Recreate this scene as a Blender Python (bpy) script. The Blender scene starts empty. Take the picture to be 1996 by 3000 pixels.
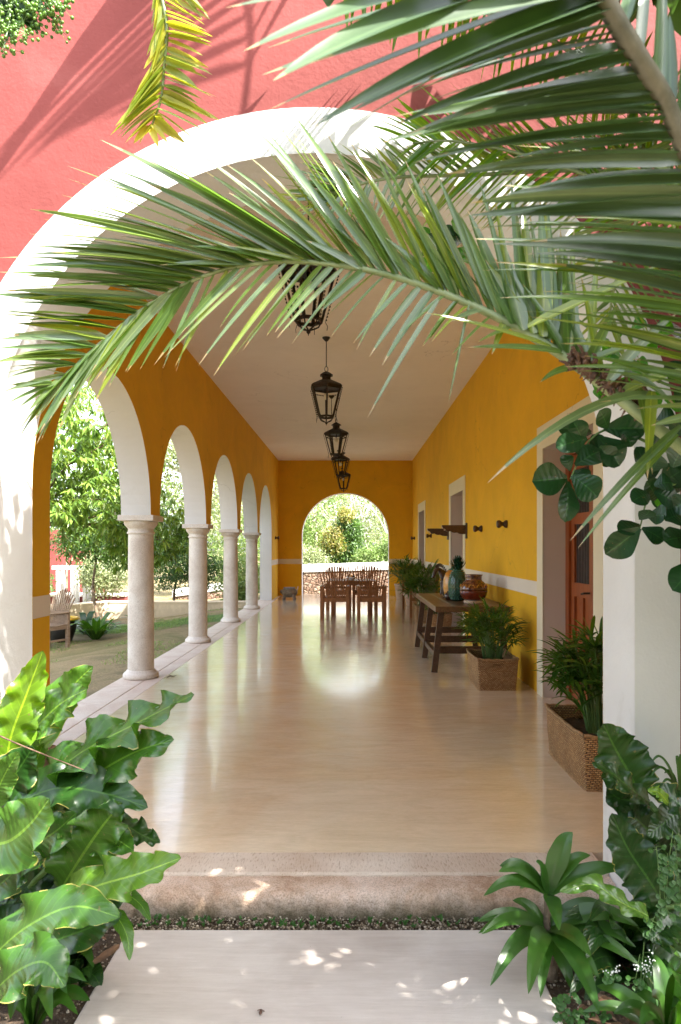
import bpy, math, random
import numpy as np
from mathutils import Vector as V, Matrix, noise as mnoise
rnd = random.Random(7)
C = bpy.context.scene.collection
S = bpy.context.scene
R = math.radians
PI = math.pi

# ------------------------------------------------------------------ camera
cam_d = bpy.data.cameras.new('camera'); cam = bpy.data.objects.new('camera', cam_d); C.objects.link(cam)
cam.location = (0, 0, 1.45); cam.rotation_euler = (R(90), 0, 0)
cam_d.lens = 24; cam_d.sensor_width = 36; cam_d.sensor_fit = 'AUTO'
cam_d.shift_x = -29 / 3000; cam_d.shift_y = 105 / 3000
cam_d.clip_start = 0.05; cam_d.clip_end = 500
cam_d.dof.use_dof = True; cam_d.dof.focus_distance = 7.0; cam_d.dof.aperture_fstop = 8
S.camera = cam

# ------------------------------------------------------------------ light
SUN = V((0.50, -0.34, 0.79)).normalized()
w = bpy.data.worlds.new('World'); S.world = w; w.use_nodes = True
nt = w.node_tree; sky = nt.nodes.new('ShaderNodeTexSky'); sky.sky_type = 'NISHITA'; sky.sun_disc = False
sky.sun_elevation = math.asin(SUN.z); sky.sun_rotation = math.atan2(SUN.x, SUN.y)
sky.air_density = 1.0; sky.dust_density = 3.0; sky.ozone_density = 1.0
hs = nt.nodes.new('ShaderNodeHueSaturation'); hs.inputs['Saturation'].default_value = .5     # hazy, pale tropical sky
nt.links.new(sky.outputs[0], hs.inputs['Color']); nt.links.new(hs.outputs[0], nt.nodes['Background'].inputs[0]); nt.nodes['Background'].inputs[1].default_value = 0.15
sd = bpy.data.lights.new('sun', 'SUN'); sd.energy = 3.7; sd.angle = R(0.5); sd.color = (1, 0.955, 0.88)
so = bpy.data.objects.new('sun', sd); C.objects.link(so); so.rotation_euler = SUN.to_track_quat('Z', 'Y').to_euler()
S.view_settings.view_transform = 'Standard'; S.view_settings.look = 'None'
S.view_settings.exposure = 2.65; S.view_settings.gamma = 1.0
S.cycles.max_bounces = 14; S.cycles.diffuse_bounces = 8; S.cycles.glossy_bounces = 4
S.cycles.transmission_bounces = 6; S.cycles.transparent_max_bounces = 8
S.cycles.use_denoising = True; S.cycles.sample_clamp_indirect = 8

# ------------------------------------------------------------------ materials
def rgb(h, k=1.0):
    h = h.lstrip('#'); o = []
    for i in (0, 2, 4):
        c = int(h[i:i+2], 16) / 255
        o.append((c / 12.92 if c <= 0.04045 else ((c + 0.055) / 1.055) ** 2.4) * k)
    return (*o, 1)
class NT:
    def __init__(s, name):
        s.m = bpy.data.materials.new(name); s.m.use_nodes = True; s.t = s.m.node_tree
        s.b = s.t.nodes['Principled BSDF']; s.o = s.t.nodes['Material Output']
    def n(s, typ, **kw):
        n = s.t.nodes.new(typ)
        for k, v in kw.items():
            if k in n.inputs: n.inputs[k].default_value = v
            else: setattr(n, k, v)
        return n
    def l(s, a, b): s.t.links.new(a, b)
    def pos(s, sc=(1, 1, 1)):
        g = s.n('ShaderNodeNewGeometry'); m = s.n('ShaderNodeMapping'); m.inputs['Scale'].default_value = sc
        s.l(g.outputs['Position'], m.inputs['Vector']); return m.outputs[0]
    def noise(s, vec, scale, detail=4, rough=.55, dist=0):
        n = s.n('ShaderNodeTexNoise'); n.inputs['Scale'].default_value = scale; n.inputs['Detail'].default_value = detail
        n.inputs['Roughness'].default_value = rough; n.inputs['Distortion'].default_value = dist
        s.l(vec, n.inputs['Vector']); return n.outputs['Fac']
    def ramp(s, fac, stops):
        r = s.n('ShaderNodeValToRGB'); e = r.color_ramp.elements
        while len(e) < len(stops): e.new(.5)
        for i, (p, c) in enumerate(stops): e[i].position = p; e[i].color = c
        s.l(fac, r.inputs[0]); return r.outputs[0]
    def mix(s, fac, a, b, typ='MIX'):
        m = s.n('ShaderNodeMix', data_type='RGBA', blend_type=typ)
        for v, i in ((fac, 0), (a, 6), (b, 7)):
            if hasattr(v, 'links'): s.l(v, m.inputs[i])
            else: m.inputs[i].default_value = v
        return m.outputs[2]
    def math(s, op, a, b=0.0, c=None):
        m = s.n('ShaderNodeMath', operation=op)
        for i, v in enumerate((a, b) if c is None else (a, b, c)):
            if hasattr(v, 'links'): s.l(v, m.inputs[i])
            else: m.inputs[i].default_value = v
        return m.outputs[0]
    def bump(s, h, strength, dist=.01):
        b = s.n('ShaderNodeBump'); b.inputs['Strength'].default_value = strength; b.inputs['Distance'].default_value = dist
        s.l(h, b.inputs['Height']); s.l(b.outputs[0], s.b.inputs['Normal']); return b.outputs[0]
def surf(name, c1, c2, scale=3, rough=.8, bump=.2, bscale=60, sc=(1, 1, 1), metal=0, coat=0, lo=.35, hi=.7, bdist=.004, spec=.5):
    t = NT(name); v = t.pos(sc)
    col = t.ramp(t.noise(v, scale, 5, .6, .3), [(lo, c1), (hi, c2)])
    t.l(col, t.b.inputs['Base Color']); t.b.inputs['Roughness'].default_value = rough
    t.b.inputs['Metallic'].default_value = metal; t.b.inputs['Coat Weight'].default_value = coat
    t.b.inputs['Specular IOR Level'].default_value = spec
    if bump: t.bump(t.noise(v, bscale, 4, .6), bump, bdist)
    return t.m
def leafmat(name, cols, rough=.4, trans=.35, tcol=None, veins=0, brown=0, spec=.5, tip=0):
    t = NT(name); g = t.n('ShaderNodeNewGeometry')
    n = len(cols); col = t.ramp(g.outputs['Random Per Island'], [(i / max(1, n - 1), c) for i, c in enumerate(cols)])
    nz = t.noise(t.pos(), 9, 3)
    col = t.mix(.55, col, t.ramp(nz, [(.3, (.62, .66, .55, 1)), (.7, (1.25, 1.2, 1.1, 1))]), 'MULTIPLY')
    if tip:                                    # dried brown points and a paler midrib
        uv = t.n('ShaderNodeUVMap'); sx = t.n('ShaderNodeSeparateXYZ'); t.l(uv.outputs[0], sx.inputs[0])
        e = t.math('GREATER_THAN', t.math('ADD', sx.outputs[1], t.math('MULTIPLY', t.math('SUBTRACT', g.outputs['Random Per Island'], .5), .08)), tip)
        col = t.mix(t.math('MULTIPLY', e, .85), col, (.33, .24, .12, 1))
        m_ = t.math('LESS_THAN', t.math('ABSOLUTE', t.math('SUBTRACT', sx.outputs[0], .5)), .06); col = t.mix(t.math('MULTIPLY', m_, .5), col, t.mix(1.0, col, (2.2, 1.9, 2.0, 1), 'MULTIPLY'))
    if veins:
        uv = t.n('ShaderNodeUVMap'); sx = t.n('ShaderNodeSeparateXYZ'); t.l(uv.outputs[0], sx.inputs[0])
        au = t.math('ABSOLUTE', t.math('SUBTRACT', sx.outputs[0], .5))
        mid = t.math('LESS_THAN', au, .022)
        k = t.math('FRACT', t.math('MULTIPLY', t.math('SUBTRACT', sx.outputs[1], t.math('MULTIPLY', au, .3)), veins))
        vein = t.math('LESS_THAN', t.math('ABSOLUTE', t.math('SUBTRACT', k, .5)), .055)
        col = t.mix(t.math('MULTIPLY', vein, .3), col, t.mix(1.0, col, (1.9, 1.7, 1.5, 1), 'MULTIPLY'))
        col = t.mix(t.math('MULTIPLY', mid, .8), col, t.mix(1.0, col, (3.0, 2.3, 2.2, 1), 'MULTIPLY'))
        if brown:
            e = t.math('MULTIPLY', t.math('GREATER_THAN', au, .482), t.math('GREATER_THAN', nz, .56))
            col = t.mix(t.math('MULTIPLY', e, .7), col, (.42, .36, .10, 1))
        col = t.mix(t.ramp(t.noise(t.pos(), 70, 2, .5), [(.70, (0, 0, 0, 1)), (.74, (.7, .7, .7, 1))]), col, (.16, .13, .05, 1))
        t.bump(t.math('ADD', t.math('ABSOLUTE', t.math('SUBTRACT', k, .5)), t.math('MULTIPLY', nz, .4)), .25, .006)
    t.l(col, t.b.inputs['Base Color']); t.b.inputs['Roughness'].default_value = rough
    t.b.inputs['Specular IOR Level'].default_value = spec
    tr = t.n('ShaderNodeBsdfTranslucent')
    tc = t.mix(1.0, col, tcol or (2.2, 2.3, .9, 1), 'MULTIPLY'); t.l(tc, tr.inputs[0])
    mx = t.n('ShaderNodeMixShader'); mx.inputs[0].default_value = trans
    t.l(t.b.outputs[0], mx.inputs[1]); t.l(tr.outputs[0], mx.inputs[2]); t.l(mx.outputs[0], t.o.inputs[0])
    return t.m

M = {}
def plaster(name, c, var=.12, stain=None, rough=.85, bmp=.25):
    t = NT(name); v = t.pos()
    a = tuple(x * (1 - var) for x in c[:3]) + (1,); b = tuple(min(1, x * (1 + var)) for x in c[:3]) + (1,)
    col = t.ramp(t.noise(v, 1.3, 6, .65, .6), [(.3, a), (.7, b)])
    if stain: col = t.mix(t.ramp(t.noise(v, 2.2, 6, .7, 1.0), [(.58, (0, 0, 0, 1)), (.72, (.5, .5, .5, 1))]), col, stain)
    g = t.n('ShaderNodeNewGeometry'); s_ = t.n('ShaderNodeSeparateXYZ'); t.l(g.outputs['Position'], s_.inputs[0])
    sp = t.math('ADD', t.noise(t.pos((1, 1, .6)), 7, 6, .7), t.math('MULTIPLY', s_.outputs[2], -1.1))
    col = t.mix(t.ramp(sp, [(.48, (0, 0, 0, 1)), (.75, (.42, .42, .42, 1))]), col, tuple(x * .5 + y for x, y in zip(c[:3], (.06, .045, .03))) + (1,))
    vo = t.n('ShaderNodeTexVoronoi', feature='DISTANCE_TO_EDGE'); vo.inputs['Scale'].default_value = 1.1; nv = t.n('ShaderNodeTexNoise'); nv.inputs['Scale'].default_value = 3; nv.inputs['Detail'].default_value = 6; t.l(v, nv.inputs['Vector'])
    t.l(t.mix(.35, v, nv.outputs['Color']), vo.inputs['Vector'])
    cr = t.math('MULTIPLY', t.math('LESS_THAN', vo.outputs['Distance'], .0035), t.math('GREATER_THAN', t.noise(v, .9, 3), .55))
    col = t.mix(t.math('MULTIPLY', cr, .35), col, tuple(x * .45 for x in c[:3]) + (1,))
    t.l(col, t.b.inputs['Base Color']); t.b.inputs['Roughness'].default_value = rough
    h = t.math('ADD', t.noise(v, 5, 5, .6), t.math('MULTIPLY', t.noise(v, 70, 3, .6), .25))
    t.bump(h, bmp, .02); t.b.inputs['Specular IOR Level'].default_value = .25
    return t.m
M['red'] = plaster('red_plaster', (.215, .050, .045, 1), .12, (.26, .078, .070, 1), .8, .3)
M['ochre'] = plaster('ochre_plaster', (.75, .425, .020, 1), .09, (.66, .35, .03, 1), .75, .22)
M['white'] = plaster('white_plaster', (.68, .67, .65, 1), .05, (.56, .54, .49, 1), .8, .22)
M['band'] = plaster('band_plaster', (.74, .68, .60, 1), .03, None, .8, .1)
M['ceil'] = plaster('ceiling_plaster', (.84, .79, .72, 1), .035, (.78, .70, .60, 1), .9, .12)
M['cream'] = plaster('cream_plaster', (.74, .68, .52, 1), .04, None, .8, .1)
M['gardenwall'] = plaster('weathered_plaster', (.62, .52, .38, 1), .2, (.35, .28, .18, 1), .9, .4)
def floor_mat():
    t = NT('polished_cement'); v = t.pos((1, 1, 1))
    big = t.noise(v, .55, 5, .6, .8); st = t.noise(t.pos((1.2, 3.6, 1)), 2.2, 7, .68, .9)
    c = t.ramp(big, [(.32, (.74, .57, .37, 1)), (.55, (.77, .66, .51, 1)), (.75, (.70, .50, .31, 1))])
    c = t.mix(.75, c, t.ramp(st, [(.35, (.88, .85, .80, 1)), (.65, (1.06, 1.05, 1.04, 1))]), 'MULTIPLY')
    sp = t.noise(t.pos((3, 8, 1)), 8, 6, .7); c = t.mix(.2, c, t.ramp(sp, [(.4, (.8, .8, .8, 1)), (.6, (1.1, 1.1, 1.1, 1))]), 'MULTIPLY')
    t.l(c, t.b.inputs['Base Color'])
    r = t.ramp(t.noise(t.pos((1, 3, 1)), 2.5, 6, .7), [(.3, (.07, .07, .07, 1)), (.7, (.19, .19, .19, 1))]); t.l(r, t.b.inputs['Roughness'])
    h = t.math('ADD', t.noise(t.pos((.6, 3, 1)), 5, 6, .62), t.math('MULTIPLY', t.noise(t.pos((.5, 4, 1)), 28, 3, .6), .25))
    t.bump(h, .42, .007); t.b.inputs['Specular IOR Level'].default_value = .7
    t.b.inputs['Coat Weight'].default_value = .6; t.b.inputs['Coat Roughness'].default_value = .09
    return t.m
M['floor'] = floor_mat()
def stone_mat(name, c1, c2, c3, rough=.75, pit=.5):
    t = NT(name); v = t.pos()
    c = t.ramp(t.noise(v, 3, 6, .65, .6), [(.3, c1), (.55, c2), (.75, c3)])
    sp = t.noise(v, 110, 3, .7); c = t.mix(.6, c, t.ramp(sp, [(.36, (.62, .58, .55, 1)), (.5, (1.05, 1.05, 1.05, 1))]), 'MULTIPLY')
    t.l(c, t.b.inputs['Base Color']); t.b.inputs['Roughness'].default_value = rough
    t.bump(t.math('ADD', t.noise(v, 60, 5, .7), t.noise(v, 6, 4)), pit, .006); return t.m
M['column'] = stone_mat('limestone', (.54, .46, .39, 1), (.67, .61, .54, 1), (.73, .69, .63, 1))
M['curb'] = stone_mat('pink_limestone', (.55, .42, .35, 1), (.64, .54, .46, 1), (.70, .61, .54, 1), .55, .2)
def threshold_mat():
    t = NT('tooled_stone'); v = t.pos((1, .22, 1))
    c = t.ramp(t.noise(t.pos(), 2.5, 5), [(.3, (.50, .38, .29, 1)), (.7, (.66, .57, .49, 1))])
    p = t.noise(v, 130, 3, .6); c = t.mix(.8, c, t.ramp(p, [(.30, (.62, .54, .46, 1)), (.46, (1.04, 1.04, 1.04, 1))]), 'MULTIPLY')
    t.l(c, t.b.inputs['Base Color']); t.b.inputs['Roughness'].default_value = .8
    t.bump(p, .7, .008); return t.m
M['threshold'] = threshold_mat()
def step_mat():
    t = NT('stained_step'); v = t.pos(); g = t.n('ShaderNodeNewGeometry'); s = t.n('ShaderNodeSeparateXYZ'); t.l(g.outputs['Position'], s.inputs[0])
    c = t.ramp(t.noise(v, 2.6, 6, .7, 1.2), [(.32, (.44, .27, .17, 1)), (.46, (.62, .45, .34, 1)), (.60, (.74, .59, .50, 1))])
    m = t.noise(v, 9, 7, .75, .4)
    zed = t.math('MULTIPLY_ADD', s.outputs[2], -5.0, -.12)          # moss sits low on the riser
    moss = t.math('ADD', m, zed)
    c = t.mix(t.ramp(moss, [(.56, (0, 0, 0, 1)), (1.05, (.85, .85, .85, 1))]), c, (.085, .072, .028, 1))
    c = t.mix(.6, c, t.ramp(t.noise(v, 150, 3, .7), [(.4, (.55, .5, .45, 1)), (.52, (1.08, 1.08, 1.08, 1))]), 'MULTIPLY')
    t.l(c, t.b.inputs['Base Color']); t.b.inputs['Roughness'].default_value = .85
    t.bump(t.math('ADD', t.noise(v, 26, 8, .8), m), 1.0, .014); return t.m
M['step'] = step_mat()
def slab_mat():
    t = NT('brushed_concrete'); v = t.pos(); mp = t.n('ShaderNodeMapping'); mp.inputs['Rotation'].default_value = (0, 0, R(24)); mp.inputs['Scale'].default_value = (1, 10, 1)
    t.l(v, mp.inputs[0]); st = t.noise(mp.outputs[0], 5, 6, .7, .2)
    c = t.ramp(t.noise(v, 2.0, 6, .6, .6), [(.3, (.42, .37, .33, 1)), (.7, (.55, .51, .47, 1))])
    c = t.mix(.4, c, t.ramp(st, [(.35, (.82, .79, .77, 1)), (.6, (1.08, 1.08, 1.08, 1))]), 'MULTIPLY')
    c = t.mix(t.ramp(t.noise(v, 55, 2, .5), [(.76, (0, 0, 0, 1)), (.8, (.6, .6, .6, 1))]), c, (.2, .16, .13, 1))
    t.l(c, t.b.inputs['Base Color']); t.b.inputs['Roughness'].default_value = .75
    t.bump(st, .4, .004); return t.m
M['slab'] = slab_mat()
def ground_mat():
    t = NT('dry_lawn'); v = t.pos()
    c = t.ramp(t.noise(v, .55, 8, .68, .8), [(.32, (.10, .09, .035, 1)), (.46, (.26, .20, .11, 1)), (.6, (.14, .13, .045, 1)), (.76, (.32, .25, .15, 1))])
    g = t.n('ShaderNodeNewGeometry'); s = t.n('ShaderNodeSeparateXYZ'); t.l(g.outputs['Position'], s.inputs[0])
    gy = t.math('MULTIPLY', t.math('ABSOLUTE', t.math('SUBTRACT', s.outputs[1], 15.6)), -.75)
    gg = t.math('ADD', t.math('ADD', gy, .9), t.noise(v, 1.2, 4))
    c = t.mix(t.ramp(gg, [(.60, (0, 0, 0, 1)), (.95, (.95, .95, .95, 1))]), c, (.07, .15, .018, 1))
    c = t.mix(.7, c, t.ramp(t.noise(v, 40, 5, .75), [(.35, (.5, .5, .5, 1)), (.65, (1.4, 1.35, 1.25, 1))]), 'MULTIPLY')
    t.l(c, t.b.inputs['Base Color']); t.b.inputs['Roughness'].default_value = .95
    t.bump(t.noise(v, 30, 6, .7), .8, .03); return t.m
M['ground'] = ground_mat()
M['soil'] = surf('dark_soil', (.035, .022, .012, 1), (.11, .07, .04, 1), 30, .95, .9, 90, bdist=.02)
M['pebble'] = (lambda t: (t.l(t.ramp(t.n('ShaderNodeNewGeometry').outputs['Random Per Island'], [(0, (.05, .035, .02, 1)), (.35, (.12, .09, .05, 1)), (.75, (.28, .22, .15, 1)), (1, (.48, .42, .34, 1))]), t.b.inputs['Base Color']), t.m)[1])(NT('pebbles'))
def rubble():
    t = NT('rubble_stone'); v = t.pos((1, 1, 1.25)); nz = t.n('ShaderNodeTexNoise'); nz.inputs['Scale'].default_value = 4
    t.l(v, nz.inputs['Vector']); vm = t.mix(.10, v, nz.outputs['Color'])
    vo = t.n('ShaderNodeTexVoronoi', feature='DISTANCE_TO_EDGE'); vo.inputs['Scale'].default_value = 7.5; t.l(vm, vo.inputs['Vector'])
    vc = t.n('ShaderNodeTexVoronoi'); vc.inputs['Scale'].default_value = 7.5; t.l(vm, vc.inputs['Vector'])
    sh = t.n('ShaderNodeSeparateColor'); t.l(vc.outputs['Color'], sh.inputs[0])
    c = t.ramp(sh.outputs[0], [(0, (.15, .085, .055, 1)), (.5, (.25, .16, .11, 1)), (1, (.33, .24, .18, 1))])
    c = t.mix(t.ramp(vo.outputs['Distance'], [(.01, (1, 1, 1, 1)), (.05, (0, 0, 0, 1))]), c, (.09, .055, .04, 1))
    t.l(c, t.b.inputs['Base Color']); t.b.inputs['Roughness'].default_value = .9
    t.bump(t.ramp(vo.outputs['Distance'], [(.0, (0, 0, 0, 1)), (.16, (1, 1, 1, 1))]), .9, .06); return t.m
M['rubble'] = rubble()
def woodmat(name, c1, c2, rough=.45, sc=(9, 1.2, 9), coat=0):
    t = NT(name); tc = t.n('ShaderNodeTexCoord'); mp = t.n('ShaderNodeMapping'); mp.inputs['Scale'].default_value = sc
    t.l(tc.outputs['Object'], mp.inputs[0]); g = t.noise(mp.outputs[0], 4, 7, .65, 1.2)
    t.l(t.ramp(g, [(.3, c1), (.7, c2)]), t.b.inputs['Base Color']); t.b.inputs['Roughness'].default_value = rough
    t.b.inputs['Coat Weight'].default_value = coat; t.bump(g, .25, .004); return t.m
M['teak'] = woodmat('teak', (.15, .055, .018, 1), (.33, .13, .042, 1), .42)
M['greyteak'] = woodmat('grey_teak', (.15, .10, .065, 1), (.28, .20, .14, 1), .8)
M['darkwood'] = woodmat('dark_wood', (.035, .016, .009, 1), (.11, .052, .026, 1), .4)
M['tabletop'] = woodmat('worn_table_wood', (.055, .025, .012, 1), (.22, .115, .05, 1), .32, (10, .8, 9))
M['doorwood'] = woodmat('orange_door_wood', (.20, .045, .010, 1), (.34, .085, .018, 1), .4, (8, 8, .8))
M['louvre'] = surf('louvre_dark', (.03, .02, .02, 1), (.07, .05, .05, 1), 8, .5, .1)
def basket_mat():
    t = NT('woven_wicker'); g = t.n('ShaderNodeNewGeometry'); s = t.n('ShaderNodeSeparateXYZ'); t.l(g.outputs['Position'], s.inputs[0])
    cb = t.n('ShaderNodeCombineXYZ'); t.l(t.math('ADD', s.outputs[0], s.outputs[1]), cb.inputs[0]); t.l(s.outputs[2], cb.inputs[1])
    nz = t.n('ShaderNodeTexNoise'); nz.inputs['Scale'].default_value = 25; t.l(g.outputs['Position'], nz.inputs['Vector'])
    vm = t.mix(.010, cb.outputs[0], nz.outputs['Color'])
    b = t.n('ShaderNodeTexBrick'); b.inputs['Scale'].default_value = 1; b.inputs['Brick Width'].default_value = .021; b.inputs['Row Height'].default_value = .0115
    b.inputs['Mortar Size'].default_value = .0034; b.inputs['Mortar Smooth'].default_value = 1.0; b.offset = .5
    b.inputs['Color1'].default_value = (.46, .24, .09, 1); b.inputs['Color2'].default_value = (.68, .44, .20, 1); b.inputs['Mortar'].default_value = (.07, .03, .015, 1)
    t.l(vm, b.inputs['Vector'])
    c = t.mix(.6, b.outputs['Color'], t.ramp(t.noise(t.pos(), 7, 4), [(.3, (.65, .6, .55, 1)), (.7, (1.2, 1.15, 1.1, 1))]), 'MULTIPLY')
    t.l(c, t.b.inputs['Base Color']); t.b.inputs['Roughness'].default_value = .6
    t.bump(t.math('SUBTRACT', 1.0, b.outputs['Fac']), 1.0, .006); return t.m
M['wicker'] = basket_mat()
M['rim'] = surf('wicker_rim', (.22, .12, .05, 1), (.46, .29, .14, 1), 60, .6, .5, 160)
M['iron'] = surf('wrought_iron', (.008, .005, .004, 1), (.026, .015, .009, 1), 20, .55, .3, 90, metal=.0)
def glassmat():
    t = NT('lantern_glass'); t.b.inputs['Base Color'].default_value = (.93, .95, .9, 1); t.b.inputs['Roughness'].default_value = .08
    t.b.inputs['Transmission Weight'].default_value = 1; t.b.inputs['IOR'].default_value = 1.02; return t.m
M['glass'] = glassmat()
M['bulb'] = surf('frosted_bulb', (.7, .66, .55, 1), (.8, .75, .65, 1), 5, .3, 0)
M['bark'] = surf('bark', (.10, .065, .04, 1), (.26, .19, .13, 1), 12, .9, .7, 40, bdist=.02)
M['palebark'] = surf('pale_bark', (.42, .36, .31, 1), (.62, .56, .50, 1), 8, .85, .5, 30, bdist=.01)
M['rachis'] = surf('palm_rachis', (.13, .17, .06, 1), (.26, .30, .15, 1), 14, .5, .2, 50)
M['greyrachis'] = surf('grey_rachis', (.08, .075, .05, 1), (.17, .155, .115, 1), 22, .6, .3, 50)
M['fibre'] = surf('brown_fibre', (.05, .025, .018, 1), (.20, .11, .07, 1), 30, .9, .5, 80)
M['drytip'] = surf('dry_leaf', (.09, .045, .025, 1), (.24, .13, .07, 1), 20, .8, .4, 60)
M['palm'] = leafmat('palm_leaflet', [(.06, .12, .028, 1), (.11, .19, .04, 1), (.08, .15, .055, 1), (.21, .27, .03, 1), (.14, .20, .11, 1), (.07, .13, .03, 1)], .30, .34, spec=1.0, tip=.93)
M['palmgrey'] = leafmat('near_palm_leaflet', [(.045, .09, .035, 1), (.07, .12, .065, 1), (.05, .10, .04, 1), (.09, .13, .09, 1)], .36, .28, spec=1.0, tip=.95)  # grey sheen of the near leaflets is put into their colour
M['palmbright'] = leafmat('sun_toned_palm_leaflet', [(.08, .18, .014, 1), (.15, .28, .014, 1), (.06, .15, .03, 1)], .3, .5, spec=.6, tip=.94)  # brighter copy of the palm leaflet, sunlight painted into its colour
M['palmyellow'] = leafmat('yellowing_palm_leaflet', [(.20, .26, .04, 1), (.36, .33, .03, 1), (.14, .22, .06, 1), (.42, .36, .06, 1)], .4, .4, spec=.5)
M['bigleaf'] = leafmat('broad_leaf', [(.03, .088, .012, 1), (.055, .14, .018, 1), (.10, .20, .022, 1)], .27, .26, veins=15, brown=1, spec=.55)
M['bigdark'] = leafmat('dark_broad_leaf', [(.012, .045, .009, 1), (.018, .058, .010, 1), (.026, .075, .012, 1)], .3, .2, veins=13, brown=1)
M['biglit'] = leafmat('yellow_green_broad_leaf', [(.13, .25, .012, 1), (.10, .20, .015, 1)], .32, .4, veins=13, brown=1)  # sunlit look of the left plant's yellower leaves, painted as colour
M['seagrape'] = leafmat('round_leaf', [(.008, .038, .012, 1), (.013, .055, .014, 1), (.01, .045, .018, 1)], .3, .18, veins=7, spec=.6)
M['seabright'] = leafmat('round_leaf_backlit_tone', [(.03, .14, .006, 1), (.06, .22, .01, 1)], .35, .45, veins=7)  # brighter copy of the round leaf with backlight in its colour
M['strap'] = leafmat('strap_leaf', [(.026, .085, .012, 1), (.045, .12, .016, 1), (.032, .095, .018, 1)], .30, .25, spec=.55)
M['herb'] = leafmat('small_herb_leaf', [(.03, .10, .02, 1), (.05, .14, .025, 1)], .5, .3)
M['pot_palm'] = leafmat('potted_palm_leaf', [(.03, .09, .014, 1), (.05, .13, .017, 1), (.09, .18, .02, 1)], .4, .3)
M['mango'] = leafmat('drooping_tree_leaf', [(.09, .18, .03, 1), (.15, .26, .045, 1), (.24, .34, .07, 1), (.05, .115, .025, 1)], .32, .3, (1.8, 1.8, 1.0, 1))
M['tree_a'] = leafmat('light_tree_leaf', [(.15, .24, .07, 1), (.24, .33, .12, 1), (.10, .17, .045, 1)], .45, .32, (1.8, 1.8, 1.1, 1))
M['tree_b'] = leafmat('mid_tree_leaf', [(.05, .11, .025, 1), (.09, .17, .035, 1), (.035, .08, .02, 1)], .45, .3, (1.9, 2.0, 1.0, 1))
M['tree_c'] = leafmat('pale_tree_leaf', [(.22, .27, .13, 1), (.33, .37, .22, 1), (.14, .19, .07, 1)], .5, .3, (1.6, 1.6, 1.2, 1))
M['tree_d'] = leafmat('dark_shrub_leaf', [(.03, .08, .02, 1), (.05, .12, .03, 1)], .5, .25)
M['rust'] = leafmat('reddish_leaf', [(.20, .18, .05, 1), (.26, .22, .08, 1), (.12, .20, .05, 1)], .5, .35)
M['berry'] = surf('green_berry', (.07, .16, .02, 1), (.14, .26, .03, 1), 30, .35, 0)
def glaze(name, c1, c2, sc, rough=.12):
    t = NT(name); t.l(t.ramp(t.noise(t.pos(), sc, 4, .6, .5), [(.4, c1), (.6, c2)]), t.b.inputs['Base Color']); t.b.inputs['Roughness'].default_value = rough
    t.b.inputs['Coat Weight'].default_value = .6; return t.m
M['redglaze'] = glaze('red_brown_glaze', (.10, .013, .008, 1), (.17, .03, .012, 1), 8)
M['decor'] = glaze('glazed_decor_band', (.06, .014, .008, 1), (.20, .075, .025, 1), 24)
M['greenglaze'] = glaze('green_glaze', (.015, .10, .065, 1), (.03, .17, .11, 1), 30)
M['darkgreenglaze'] = glaze('dark_green_glaze', (.006, .035, .02, 1), (.012, .07, .035, 1), 20)
M['orangeglaze'] = glaze('orange_glaze', (.46, .17, .012, 1), (.55, .26, .02, 1), 12, .3)
M['darkclay'] = glaze('dark_clay', (.02, .01, .008, 1), (.06, .03, .02, 1), 18, .35)
M['claypot'] = surf('pale_clay', (.50, .36, .26, 1), (.64, .50, .38, 1), 10, .8, .2)
M['stonegrey'] = surf('grey_seat_stone', (.14, .14, .16, 1), (.30, .30, .33, 1), 14, .6, .3)
M['carved'] = surf('carved_wood', (.10, .07, .045, 1), (.28, .21, .14, 1), 22, .7, .6, 60, bdist=.01)
M['black'] = surf('black_lining', (.008, .008, .008, 1), (.02, .02, .02, 1), 5, .6, 0)
M['yellowrim'] = surf('yellow_paint', (.60, .36, .02, 1), (.72, .46, .04, 1), 6, .5, 0)
M['ware'] = surf('white_china', (.74, .74, .76, 1), (.82, .82, .84, 1), 5, .2, 0)
M['flower'] = surf('white_petals', (.75, .76, .72, 1), (.85, .85, .82, 1), 5, .6, 0)
M['stalk'] = surf('green_stalk', (.07, .14, .03, 1), (.13, .22, .06, 1), 20, .5, .1)
M['beigestick'] = surf('dry_twig', (.30, .20, .12, 1), (.45, .33, .22, 1), 20, .8, .3)

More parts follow.
